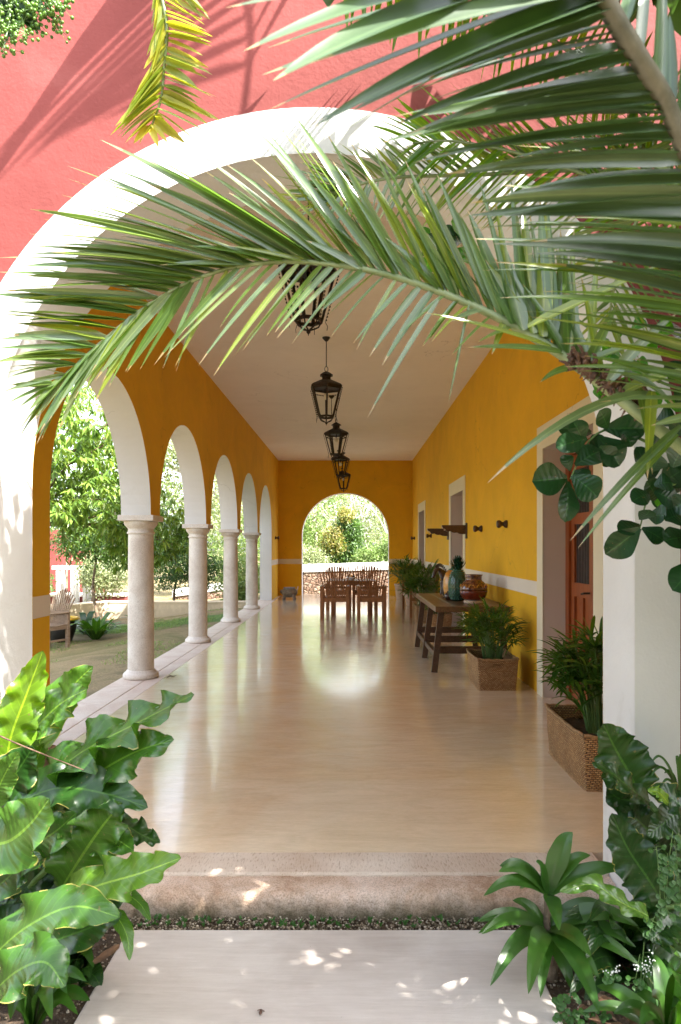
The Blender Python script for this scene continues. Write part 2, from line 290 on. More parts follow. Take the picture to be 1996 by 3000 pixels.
# ------------------------------------------------------------------ mesh helpers
class MB:
    def __init__(s): s.v = []; s.f = []; s.uv = []; s.hasuv = False
    def add(s, vs, fs, uvs=None):
        o = len(s.v); s.v += [tuple(p) for p in vs]; s.f += [tuple(i + o for i in f) for f in fs]
        if uvs is not None: s.hasuv = True; s.uv += list(uvs)
        else: s.uv += [(0, 0)] * len(vs)
    def box(s, c, d, rz=0, tilt=None, bev=0):
        x, y, z = (k / 2 for k in d); M3 = Matrix.Rotation(rz, 3, 'Z')
        if tilt: M3 = M3 @ Matrix.Rotation(tilt[1], 3, tilt[0])
        c = V(c)
        if bev:
            vs = []; b = bev
            for sx in (-1, 1):
                for sy in (-1, 1):
                    for sz in (-1, 1):
                        vs += [V((sx * (x - b), sy * (y - b), sz * z)), V((sx * (x - b), sy * y, sz * (z - b))), V((sx * x, sy * (y - b), sz * (z - b)))]
            import bmesh
            bm = bmesh.new(); [bm.verts.new(p) for p in vs]; r = bmesh.ops.convex_hull(bm, input=bm.verts)
            bm.verts.ensure_lookup_table(); bm.verts.index_update()
            s.add([c + M3 @ v.co for v in bm.verts], [[v.index for v in f.verts] for f in bm.faces]); bm.free(); return
        vs = [c + M3 @ V((sx * x, sy * y, sz * z)) for sz in (-1, 1) for sy in (-1, 1) for sx in (-1, 1)]
        s.add(vs, [(0, 2, 3, 1), (4, 5, 7, 6), (0, 1, 5, 4), (2, 6, 7, 3), (0, 4, 6, 2), (1, 3, 7, 5)])
    def beam(s, a, b, w, h, up=(0, 0, 1)):
        a, b = V(a), V(b); t = (b - a).normalized(); u = V(up); side = t.cross(u)
        if side.length < 1e-4: side = V((1, 0, 0))
        side.normalize(); u = side.cross(t).normalized(); x = side * w / 2; y = u * h / 2
        s.add([a - x - y, a + x - y, a + x + y, a - x + y, b - x - y, b + x - y, b + x + y, b - x + y],
              [(3, 2, 1, 0), (4, 5, 6, 7), (0, 1, 5, 4), (1, 2, 6, 5), (2, 3, 7, 6), (3, 0, 4, 7)])
    def tube(s, pts, rad, n=8, cap=True):
        pts = [V(p) for p in pts]; k = len(pts)
        if not hasattr(rad, '__len__'): rad = [rad] * k
        vs = []; u = None
        for i, p in enumerate(pts):
            t = (pts[min(i + 1, k - 1)] - pts[max(i - 1, 0)]); t = t.normalized() if t.length > 1e-9 else V((0, 0, 1))
            if u is None: u = t.orthogonal().normalized()
            else:
                u = u - t * u.dot(t); u = u.normalized() if u.length > 1e-6 else t.orthogonal().normalized()
            w_ = t.cross(u)
            for j in range(n):
                a = 2 * PI * j / n; vs.append(p + (u * math.cos(a) + w_ * math.sin(a)) * rad[i])
        fs = [(i * n + j, i * n + (j + 1) % n, (i + 1) * n + (j + 1) % n, (i + 1) * n + j) for i in range(k - 1) for j in range(n)]
        if cap: fs += [tuple(range(n - 1, -1, -1)), tuple((k - 1) * n + j for j in range(n))]
        s.add(vs, fs)
    def lathe(s, prof, c=(0, 0, 0), n=24, sx=1, sy=1, ph=0):
        c = V(c); vs = []; k = len(prof)
        for r, z in prof:
            for j in range(n):
                a = 2 * PI * j / n + ph; vs.append(c + V((r * math.cos(a) * sx, r * math.sin(a) * sy, z)))
        fs = [(i * n + j, i * n + (j + 1) % n, (i + 1) * n + (j + 1) % n, (i + 1) * n + j) for i in range(k - 1) for j in range(n)]
        fs += [tuple(range(n - 1, -1, -1)), tuple((k - 1) * n + j for j in range(n))]
        s.add(vs, fs)
    def sph(s, c, r, n=10, m=6, sc=(1, 1, 1)):
        c = V(c); vs = [c + V((0, 0, -r * sc[2]))]
        for i in range(1, m):
            a = -PI / 2 + PI * i / m
            vs += [c + V((r * math.cos(a) * math.cos(2 * PI * j / n) * sc[0], r * math.cos(a) * math.sin(2 * PI * j / n) * sc[1], r * math.sin(a) * sc[2])) for j in range(n)]
        vs.append(c + V((0, 0, r * sc[2]))); t = len(vs) - 1
        fs = [(0, 1 + (j + 1) % n, 1 + j) for j in range(n)] + [(t, t - n + j, t - n + (j + 1) % n) for j in range(n)]
        fs += [(1 + i * n + j, 1 + i * n + (j + 1) % n, 1 + (i + 1) * n + (j + 1) % n, 1 + (i + 1) * n + j) for i in range(m - 2) for j in range(n)]
        s.add(vs, fs)
    def grid(s, rows, uvs=None):
        k = len(rows[0]); vs = [p for r in rows for p in r]
        fs = [(i * k + j, i * k + j + 1, (i + 1) * k + j + 1, (i + 1) * k + j) for i in range(len(rows) - 1) for j in range(k - 1)]
        s.add(vs, fs, uvs)
    def prism(s, poly, a, b):          # poly of 3D points at one end, offset vector to the other
        n = len(poly); p = [V(q) for q in poly]; o = V(b) - V(a)
        s.add(p + [q + o for q in p], [tuple(range(n - 1, -1, -1)), tuple(range(n, 2 * n))] + [(i, (i + 1) % n, n + (i + 1) % n, n + i) for i in range(n)])
    def build(s, name, mat, parent=None, smooth=False, loc=None, **props):
        me = bpy.data.meshes.new(name); me.from_pydata(s.v, [], s.f)
        if s.hasuv:
            ul = me.uv_layers.new(name='UVMap'); idx = np.empty(len(me.loops), dtype=np.int32); me.loops.foreach_get('vertex_index', idx)
            ul.data.foreach_set('uv', np.array(s.uv, dtype=np.float32)[idx].ravel())
        me.materials.append(mat if not isinstance(mat, str) else M[mat])
        if smooth: me.polygons.foreach_set('use_smooth', [True] * len(me.polygons))
        me.update(); o = bpy.data.objects.new(name, me); C.objects.link(o)
        if parent is not None:
            o.parent = parent
            if s_world(parent): o.matrix_parent_inverse = Matrix.Translation(-parent.location) if parent.rotation_euler.z == 0 else (Matrix.Translation(parent.location) @ parent.rotation_euler.to_matrix().to_4x4()).inverted()
        if smooth == 'auto': me.shade_auto_smooth if False else None
        for k_, v_ in props.items(): o[k_] = v_
        return o
_world = set()
def s_world(p): return p.name in _world
def thing(name, label, cat, loc=(0, 0, 0), rz=0, group=None, world=False):
    o = bpy.data.objects.new(name, None); C.objects.link(o); o.empty_display_size = .2
    o.location = loc; o.rotation_euler = (0, 0, rz); o['label'] = label; o['category'] = cat
    if group: o['group'] = group
    if world: _world.add(o.name)          # its parts are written in world coordinates
    return o
def tag(o, label, cat, group=None, kind=None):
    o['label'] = label; o['category'] = cat
    if group: o['group'] = group
    if kind: o['kind'] = kind
    return o
def dup(root, loc, rz=None, label=None):
    r = root.copy(); C.objects.link(r); r.location = loc
    if rz is not None: r.rotation_euler = (0, 0, rz)
    if label: r['label'] = label
    for ch in list(root.children):
        c = ch.copy(); C.objects.link(c); c.parent = r; c.matrix_parent_inverse = ch.matrix_parent_inverse.copy()
        for g in ch.children:
            d = g.copy(); C.objects.link(d); d.parent = c; d.matrix_parent_inverse = g.matrix_parent_inverse.copy()
    return r
# measured points of the photograph -> real positions at a chosen distance Y
def F(px, py, Y): return V(((px - 1027) * Y / 2000, Y, 1.45 + (1605 - py) * Y / 2000))
def D(x, y, Y): return F(x * 1.27296, y * 1.27296, Y)
def inframe(p, m=40):
    if p[1] < .05: return False
    x = p[0] / p[1] * 2000 + 1027; y = 1605 - (p[2] - 1.45) / p[1] * 2000
    return -m < x < 1996 + m and -m < y < 3000 + m
def catmull(P, n):
    P = [V(p) for p in P]; Q = [P[0] * 2 - P[1]] + P + [P[-1] * 2 - P[-2]]; out = []
    for i in range(n):
        t = i / (n - 1) * (len(P) - 1); k = min(int(t), len(P) - 2); f = t - k; a, b, c, d = Q[k:k + 4]
        out.append(.5 * ((2 * b) + (c - a) * f + (2 * a - 5 * b + 4 * c - d) * f * f + (3 * b - a - 3 * c + d) * f ** 3))
    return out

# ------------------------------------------------------------------ building
Z0 = 0.0; GZ = -.12; WX = 1.875; LX = -2.18; LO = -2.50; YI = 3.125; YO = 2.79; YB = 20.7; CH = 4.10; TOP = 5.3
house = thing('hacienda_building', 'red and ochre hacienda building with a white arched veranda opening', 'building', (0, 12, 0), world=True)
def strip_wall(bm, prof, top, axis, a, b):
    """prof: (u, zbottom) list; solid between planes a and b of the other axis; top flat. Faces of both sides + top + ends."""
    def P(u, w_, z): return (u, w_, z) if axis == 'X' else (w_, u, z)
    for (u0, z0), (u1, z1) in zip(prof, prof[1:]):
        if abs(u1 - u0) < 1e-6: continue
        for w_ in (a, b): bm.add([P(u0, w_, z0), P(u1, w_, z1), P(u1, w_, top), P(u0, w_, top)], [(0, 1, 2, 3)])
        bm.add([P(u0, a, top), P(u1, a, top), P(u1, b, top), P(u0, b, top)], [(0, 1, 2, 3)])
    for u, z in (prof[0], prof[-1]): bm.add([P(u, a, z), P(u, b, z), P(u, b, top), P(u, a, top)], [(0, 1, 2, 3)])
def strip_soffit(bm, prof, axis, a, b):
    def P(u, w_, z): return (u, w_, z) if axis == 'X' else (w_, u, z)
    for (u0, z0), (u1, z1) in zip(prof, prof[1:]):
        bm.add([P(u0, a, z0), P(u1, a, z1), P(u1, b, z1), P(u0, b, z0)], [(0, 1, 2, 3)])
def arc(c, r, zs, n=40, rz=None):
    rz = rz or r
    return [(c - r * math.cos(PI * i / n), zs + rz * math.sin(PI * i / n)) for i in range(n + 1)]
# front wall
FC, FR, FS = -.15, 1.307, 1.75
pf = [(-2.56, -.3), (FC - FR, -.3)] + arc(FC, FR, FS, 72) + [(FC + FR, -.3), (8, -.3)]
b = MB(); strip_wall(b, pf, TOP, 'X', YO, YI); b.build('front_wall', 'red', house)
b = MB(); strip_soffit(b, pf[1:-1], 'X', YO - .002, YI + .002); b.build('arch_reveal', 'white', house, smooth=False)
b = MB()                                   # white surround, 12 mm proud
RO = 1.493
oi = [(FC - FR, -.14)] + arc(FC, FR, FS, 72) + [(FC + FR, -.14)]; oo = [(FC - RO, -.14)] + arc(FC, RO, FS, 72) + [(FC + RO, -.14)]
for i in range(len(oi) - 1):
    p = [(oi[i][0], YO - .012, oi[i][1]), (oi[i + 1][0], YO - .012, oi[i + 1][1]), (oo[i + 1][0], YO - .012, oo[i + 1][1]), (oo[i][0], YO - .012, oo[i][1])]
    q = [(x, YO, z) for x, y, z in p]
    b.add(p + q, [(0, 1, 2, 3), (0, 1, 5, 4), (2, 3, 7, 6)])
b.build('arch_surround', 'white', house)
b = MB()                                   # inner face of the front wall is ochre
strip_soffit  # (the inner side is seen only from inside)
pi_ = [(LX, 0), (FC - FR, 0)] + arc(FC, FR, FS, 40) + [(FC + FR, 0), (WX, 0)]
for (u0, z0), (u1, z1) in zip(pi_, pi_[1:]):
    if abs(u1 - u0) > 1e-6: b.add([(u0, YI + .004, z0), (u1, YI + .004, z1), (u1, YI + .004, CH), (u0, YI + .004, CH)], [(0, 1, 2, 3)])
b.build('inner_face', 'ochre', house)
# arcade wall
SP = 2.857; Y0 = 4.77; HP = .18; AS = 1.81
prof = [(YI + .006, -.2)]
for k in range(5):
    a0, a1 = Y0 + SP * k + HP, Y0 + SP * (k + 1) - HP; r = (a1 - a0) / 2
    prof += [(a0, 0 if k == 0 else AS)] if k == 0 else []
    if k == 0: prof[-1] = (a0, -.2)
    prof += arc((a0 + a1) / 2, r, AS, 36)
    if k < 4: pass
prof += [(Y0 + SP * 5 - HP, -.2), (YB, -.2)]
b = MB(); strip_wall(b, prof, TOP, 'Y', LX, LO); b.build('arcade_wall', 'ochre', house)
b = MB()
seg = prof[1:-1]
strip_soffit(b, seg, 'Y', LX + .002, LO - .002); b.build('arcade_reveal', 'white', house)
# right wall with three doors
doors = [5.93, 12.02, 17.93]; DH = 2.41; DW = .69; RD = 2.12
pr = [(YI + .006, 0)]
for d in doors: pr += [(d - DW, 0), (d - DW, DH), (d + DW, DH), (d + DW, 0)]
pr += [(YB, 0)]
b = MB(); strip_wall(b, pr, TOP, 'Y', WX, RD + .05); b.build('right_wall', 'ochre', house)
M['reveal'] = plaster('grey_reveal', (.62, .55, .50, 1), .03)
for d in doors:
    b = MB(); strip_soffit(b, [(d - DW, 0), (d - DW, DH), (d + DW, DH), (d + DW, 0)], 'Y', WX - .002, RD + .04); b.build('door_reveal', 'reveal', house)
TW = .20
for d in doors:                             # flat trims around the doors
    b = MB()
    for s_ in (-1, 1): b.box((WX - .005, d + s_ * (DW + TW / 2), (DH + .23) / 2), (.014, TW, DH + .23))
    b.box((WX - .005, d, DH + .115), (.014, 2 * DW, .23)); b.build('door_trim', 'cream', house)
    b = MB(); x = RD
    for s_ in (-1, 1):
        b.box((x, d + s_ * (DW - .05), DH / 2), (.07, .10, DH))
    b.box((x, d, DH - .04), (.07, 2 * DW - .2, .08))
    leaf0 = b.build('door', 'doorwood', house)
    for s_ in (-1, 1):
        cy = d + s_ * (DW - .10) / 2; wd = DW - .11; b = MB()
        for e in (-1, 1): b.box((x + .01, cy + e * (wd / 2 - .045), DH / 2 - .04), (.045, .09, DH - .09))
        for z, h in ((.09, .16), (1.06, .13), (1.72, .10), (2.25, .14)): b.box((x + .01, cy, z), (.045, wd - .18, h))
        b.box((x + .01, cy, .58), (.04, .05, .86))
        b.box((x + .02, cy, .57), (.02, wd - .1, .84))
        o = b.build('door_leaf', 'doorwood', leaf0)
        b = MB()
        for z0, z1 in ((1.12, 1.67), (1.77, 2.18)):
            for j in range(9): b.box((x + .012, cy - (wd - .2) / 2 + (j + .5) * (wd - .2) / 9, (z0 + z1) / 2), (.02, .022, z1 - z0 + .02))
            b.box((x + .04, cy, (z0 + z1) / 2), (.006, wd - .18, z1 - z0 + .02))
        b.build('louvre', 'louvre', leaf0)
        if s_ > 0:
            b = MB(); b.tube([(x - .02, d + .06, 1.05), (x - .07, d + .06, 1.05), (x - .07, d + .13, 1.04)], .009, 8); b.build('handle', 'iron', leaf0)
# back wall
BC, BR, BS = -.152, 1.32, 1.79
pb = [(LX + .0, -.2), (BC - BR, -.2)] + arc(BC, BR, BS, 64) + [(BC + BR, -.2), (WX + .2, -.2)]
b = MB(); strip_wall(b, pb, TOP, 'X', YB, YB + .42); b.build('back_wall', 'ochre', house)
b = MB(); strip_soffit(b, pb[1:-1], 'X', YB - .002, YB + .422); b.build('back_arch_reveal', 'white', house)
# ceiling + roof
b = MB(); b.box(((LO - .06 + 8) / 2, (YI + .01 + YB + .42) / 2, CH + .15), (8 - LO + .06, YB + .42 - YI - .01, .30)); b.build('ceiling', 'ceil', house)
b = MB(); b.box((8.05, (YO + YB + .42) / 2, 2.4), (.3, YB + .42 - YO, 5.4)); b.build('side_wall', 'red', house)
# dado bands
bz, bh = 1.037, .15
def band(c, d): b = MB(); b.box(c, d); b.build('dado_band', 'band', house)
band((LX + .002, (YI + .01 + Y0 + HP) / 2, bz), (.008, Y0 + HP - YI - .012, bh)); e0 = Y0 + 5 * SP - HP
band((LX + .002, (e0 + YB) / 2, bz), (.008, YB - e0, bh))
for u0, u1 in ((LX + .006, BC - BR), (BC + BR, WX - .006)): band(((u0 + u1) / 2, YB - .002, bz), (u1 - u0, .008, bh))
ys = [YI + .01] + [q for d in doors for q in (d - DW - TW, d + DW + TW)] + [YB - .006]
for i in range(0, len(ys), 2): band((WX - .003, (ys[i] + ys[i + 1]) / 2, bz), (.008, ys[i + 1] - ys[i], bh))
# columns
def column(y):
    X = (LX + LO) / 2
    b = MB(); pr_ = [(.139, .075), (.142, .12), (.1415, .6), (.139, 1.1), (.135, 1.58), (.134, 1.62)]; b.lathe(pr_, (X, y, 0), 40)
    sh = b.build('column', 'column', house, smooth=True)
    b = MB(); b.lathe([(.150, .0), (.186, .004), (.195, .025), (.192, .05), (.175, .068), (.16, .074), (.158, .088), (.142, .10)], (X, y, 0), 40); b.build('base', 'column', sh, smooth=True)
    b = MB(); b.lathe([(.136, 1.60), (.15, 1.608), (.15, 1.625), (.138, 1.632), (.138, 1.66), (.15, 1.675), (.172, 1.70), (.183, 1.725), (.183, 1.744)], (X, y, 0), 40)
    b.box((X, y, 1.7775), (.39, .40, .062), bev=.004); b.build('capital', 'column', sh)
for k in range(1, 5): column(Y0 + SP * k)

# ------------------------------------------------------------------ floor, steps, ground
def struct(name, bm, mat, **kw):
    o = bm.build(name, mat, **kw); o['kind'] = 'structure'; return o
b = MB(); b.box(((-2.08 + WX + .25) / 2, (3.25 + 21.6) / 2, -.06), (WX + .25 + 2.08, 21.6 - 3.25, .12)); struct('floor', b, 'floor')
b = MB(); rc = random.Random(3)
y = 3.3
while y < 21.4:                                # edge stones in two courses with open joints
    L_ = rc.uniform(.85, 1.25); b.box((-2.405, y + L_ / 2, -.075), (.306, L_ - .006, .152 + rc.uniform(0, .002)), bev=.006); y += L_
y = 3.3
while y < 21.4:
    L_ = rc.uniform(1.0, 1.5); b.box((-2.165, y + L_ / 2, -.075), (.166, L_ - .005, .150 + rc.uniform(0, .003)), bev=.004); y += L_
struct('veranda_edge', b, 'curb')
b = MB(); b.box((-2.3, 12.4, -.30), (.5, 18.4, .46)); struct('edge_footing', b, 'gardenwall')
def slabgrid(x0, x1, y0, y1, z, n, m, amp, seed, roundy=0):
    rows = []; q = V((seed, seed * 2, 0))
    for j in range(m + 1):
        row = []
        for i in range(n + 1):
            x = x0 + (x1 - x0) * i / n; yy = y0 + (y1 - y0) * j / m
            row.append((x, yy, z + amp * mnoise.noise(V((x * 6, yy * 6, 0)) + q)))
        rows.append(row)
    return rows
b = MB(); b.box(((FC), (3.04 + 3.252) / 2, -.06), (2 * FR - .004, .212, .124), bev=.008); struct('threshold', b, 'threshold')
b = MB()                                        # the worn front step with a rounded, uneven edge
rows = []; prof_s = [(3.045, -.012), (3.0, -.014), (2.95, -.018), (2.93, -.024), (2.912, -.038), (2.902, -.058), (2.897, -.085), (2.90, -.115), (2.905, -.16)]
nx = 150
for (yy, zz) in prof_s:
    row = []
    for i in range(nx + 1):
        x = FC - FR + .003 + (2 * FR - .006) * i / nx; nz = mnoise.noise(V((x * 3, zz * 9, 4))) * .010 + mnoise.noise(V((x * 14, zz * 30, 1))) * .004
        j = .0
        for jx in (-.92, .62):                  # joints between blocks
            if abs(x - jx) < .012: j = .012
        row.append((x, yy + nz + j, zz + nz * .3 - j * .5))
    rows.append(row)
b.grid(rows); struct('step', b, 'step', smooth=True)
b = MB(); sl = []                               # pavement slab
b.box((-.105, 1.36, GZ - .05 + .012), (1.61, 2.86, .10), bev=.008); struct('path', b, 'slab')
def terrain(x, y):
    d = max(0.0, min(1.0, (-2.9 - x) / 2.5)) if y > 2 else 0
    d = d * d * (3 - 2 * d); far = max(0.0, min(1.0, (y - 21.5) / 3)) * (1 if x > -2.9 else 0)
    return GZ - .02 - .27 * d - .1 * far + .02 * mnoise.noise(V((x * .7, y * .7, 0))) * (1 if x < -2.6 or y > 22 else .2)
xs = [-300, -120, -60, -30] + [-20 + i * .5 for i in range(60)] + [12, 20, 40, 120, 300]
ysg = [-60, -20, -6] + [-4 + i * .5 for i in range(70)] + [34, 40, 60, 120, 300]
b = MB(); b.grid([[(x, y_, terrain(x, y_)) for x in xs] for y_ in ysg]); struct('ground', b, 'ground', smooth=True)
b = MB()                                        # planting beds and the gap before the step
for x0, x1, y0, y1 in ((-3.2, -.912, .2, 2.785), (.702, 3.6, .2, 2.785), (FC - FR, FC + FR, 2.80, 2.90)):
    b.grid([[(x0 + (x1 - x0) * i / 40, y0 + (y1 - y0) * j / 40, GZ - .012 + .018 * mnoise.noise(V((x0 + i * .4, j * .4, 2)))) for i in range(41)] for j in range(41)])
struct('bed_soil', b, 'soil', smooth=True)
b = MB()
for i in range(3600):
    u = rnd.random(); x = FC - FR + .02 + (2 * FR - .04) * rnd.random(); yy = rnd.uniform(2.795, 2.895); r = rnd.uniform(.0025, .0065)
    if i > 3000:
        yy = rnd.uniform(1.9, 2.85); sd_ = rnd.choice((-1, 1)); x = (-.915 - abs(rnd.gauss(0, .12))) if sd_ < 0 else (.71 + abs(rnd.gauss(0, .08)))
    b.sph((x, yy, GZ + rnd.uniform(-.004, .006)), r, 5, 3, (1, rnd.uniform(.7, 1), .7))
tag(b.build('gravel', 'pebble', smooth=True), 'pale gravel and grit in the gap before the worn step', 'gravel', kind='stuff')

# ------------------------------------------------------------------ leaf builders
def blade(bm, a, t, wd, lift=.0, segs=7, nrm=V((0, -.7, .7)), fold=.35, twist=0, prof=None, tipdrop=0):
    a, t = V(a), V(t); L = (t - a).length; mid = (a + t) / 2 + V((0, 0, 1)) * lift * L
    rows = []; uv = []
    for i in range(segs + 1):
        s_ = i / segs; p = a * (1 - s_) ** 2 + mid * 2 * s_ * (1 - s_) + t * s_ ** 2
        p = p + V((0, 0, -tipdrop * L * s_ ** 3))
        tg = ((mid - a) * (1 - s_) + (t - mid) * s_).normalized()
        n_ = (nrm - tg * nrm.dot(tg)); n_ = n_.normalized() if n_.length > 1e-5 else tg.orthogonal().normalized()
        if twist: n_ = Matrix.Rotation(twist * s_, 3, tg) @ n_
        sd_ = tg.cross(n_)
        ww = wd * .5 * ((min(1, .45 + s_ / .25)) * (1 - s_ ** 2.6) ** .9 if prof is None else prof(s_))
        if i == segs: ww = max(ww, 1e-4)
        rows.append([p + sd_ * ww + n_ * ww * fold, p, p - sd_ * ww + n_ * ww * fold]); uv += [(0, s_), (.5, s_), (1, s_)]
    bm.grid(rows, uv)
def broad(bm, pts, W, amp=.25, waves=5, nrm=V((0, -.75, .66)), seed=0, nS=34, nU=10, wprof=None, cup=.0, curl=0, corr=.012, tears=.06):
    r = random.Random(seed); P = catmull(pts, nS); ph = [r.uniform(0, 6.28) for _ in range(6)]; rows = []; uv = []
    for i, p in enumerate(P):
        s_ = i / (nS - 1); tg = (P[min(i + 1, nS - 1)] - P[max(i - 1, 0)]).normalized()
        n_ = (nrm - tg * nrm.dot(tg)); n_ = n_.normalized() if n_.length > 1e-4 else tg.orthogonal().normalized(); sd_ = tg.cross(n_)
        ww = (wprof(s_) if wprof else (math.sin(PI * min(1, s_ * .93 + .07) ** .85) ** .62)) * W * .5
        row = []
        for j in range(nU + 1):
            u = -1 + 2 * j / nU; au = abs(u); k = 0 if u < 0 else 1
            wv = math.sin(2 * PI * waves * s_ + ph[k] + .8 * math.sin(5 * s_ + ph[4])) * amp + math.sin(2 * PI * waves * 1.8 * s_ + ph[k + 2]) * amp * .35
            ed = 1 + tears * math.sin(2 * PI * waves * 1.7 * s_ + ph[k + 2]) * au ** 3 + tears * .7 * math.sin(2 * PI * waves * 2.9 * s_ + ph[k]) * au ** 4
            h = wv * au ** 2.2 * ww + cup * au * ww - curl * au * au * ww + corr * W * math.cos(2 * PI * 14 * (s_ - .12 * au)) * min(1, au * 3) * .5
            row.append(p + sd_ * (u * ww * ed) + n_ * h); uv.append(((u + 1) / 2, s_))
        rows.append(row)
    bm.grid(rows, uv)
def leafcloud(centers, dirs, nrms, L, W, fold=.25):
    """many small folded leaves; numpy arrays (n,3)"""
    n = len(centers); L = np.broadcast_to(L, (n,))[:, None]; W = np.broadcast_to(W, (n,))[:, None]
    d = dirs / np.linalg.norm(dirs, axis=1, keepdims=True); nn = nrms - d * (nrms * d).sum(1, keepdims=True)
    nn /= np.linalg.norm(nn, axis=1, keepdims=True) + 1e-9; s_ = np.cross(d, nn)
    a = centers; t = centers + d * L; m = centers + d * L * .45
    l = m + s_ * W * .5 + nn * W * fold; r = m - s_ * W * .5 + nn * W * fold
    v = np.stack([a, l, t, r], 1).reshape(-1, 3)
    i = np.arange(n)[:, None] * 4
    f = np.concatenate([i + [0, 1, 2], i + [0, 2, 3]], 1).reshape(-1, 3)
    return v, f
def build_np(name, v, f, mat, parent=None):
    me = bpy.data.meshes.new(name); me.vertices.add(len(v)); me.vertices.foreach_set('co', v.astype(np.float32).ravel())
    me.loops.add(f.size); me.loops.foreach_set('vertex_index', f.astype(np.int32).ravel())
    me.polygons.add(len(f)); me.polygons.foreach_set('loop_start', np.arange(0, f.size, f.shape[1], dtype=np.int32))
    me.update(calc_edges=True); me.materials.append(M[mat]); o = bpy.data.objects.new(name, me); C.objects.link(o)
    if parent is not None:
        o.parent = parent
        if s_world(parent): o.matrix_parent_inverse = Matrix.Translation(-parent.location)
    return o
rg = np.random.default_rng(11)
def crown_pts(blobs, clumps_per, leaves, spread, hollow=.45):
    cs = []
    for (c, r, n) in blobs:
        r = np.array(r if hasattr(r, '__len__') else (r, r, r))
        d = rg.normal(size=(n, 3)); d /= np.linalg.norm(d, axis=1, keepdims=True)
        rad = hollow + (1 - hollow) * rg.random((n, 1)) ** .6; rad *= 1 + .18 * rg.normal(size=(n, 1))
        cs.append(np.array(c) + d * rad * r)
    return np.concatenate(cs)
def tree(name, label, cat, base, trunk_top, tr, blobs, nleaf, L, W, mat, droop=.3, spread=.22, bark='bark', whorl=False, group=None, limbs=True, forks=2, leafjit=1.0, cull=None):
    t = thing(name, label, cat, base, group=group, world=True); base = V(base); tt = V(trunk_top)
    bm = MB(); rr = random.Random(sum(map(ord, label)))
    mid = (base + tt) / 2 + V((rr.uniform(-.1, .1), rr.uniform(-.1, .1), 0)) * (tt - base).length
    bm.tube(catmull([base - V((0, 0, .15)), mid, tt], 8), list(np.linspace(tr, tr * .55, 8)), 9)
    if limbs:
        for (c, r, n) in blobs:
            c = V(c); r0 = (r if not hasattr(r, '__len__') else r[0])
            m_ = tt.lerp(c, .5) + V((0, 0, .12 * r0)); bm.tube(catmull([tt, m_, c], 7), list(np.linspace(tr * .45, tr * .12, 7)), 6)
            for k in range(forks * 2):
                e = c + V((rr.uniform(-1, 1), rr.uniform(-1, 1), rr.uniform(-.4, 1))) * r0 * .85
                bm.tube(catmull([m_, m_.lerp(e, .5) + V((0, 0, .1)), e], 5), list(np.linspace(tr * .22, tr * .05, 5)), 5)
    bm.build('trunk', bark, t, smooth=True)
    cl = crown_pts(blobs, 0, 0, 0)
    per = max(1, nleaf // max(1, len(cl)))
    if whorl:
        base_c = np.repeat(cl, per, 0) + rg.normal(size=(len(cl) * per, 3)) * .015
        az = np.tile(np.arange(per) * 2 * PI / per, len(cl)) + np.repeat(rg.random(len(cl)) * 6, per)
        el = -.25 - droop * rg.random(len(az)) * 1.5
        d = np.stack([np.cos(az) * np.cos(el), np.sin(az) * np.cos(el), np.sin(el)], 1)
        n_ = np.tile([0, 0, 1.0], (len(d), 1)) + rg.normal(size=d.shape) * .25
    else:
        base_c = np.repeat(cl, per, 0) + rg.normal(size=(len(cl) * per, 3)) * spread * leafjit
        d = rg.normal(size=base_c.shape); d[:, 2] -= droop * 2
        n_ = rg.normal(size=d.shape) * .6 + [0, -.3, .9]
    Ls = L * rg.uniform(.7, 1.25, len(base_c)); 
    if cull is not None:
        keep = np.array([not cull(p) for p in base_c]); base_c, d, n_, Ls = base_c[keep], d[keep], n_[keep], Ls[keep]
    v, f = leafcloud(base_c, d, n_, Ls, Ls * W / L)
    build_np('crown', v, f, mat, t); return t

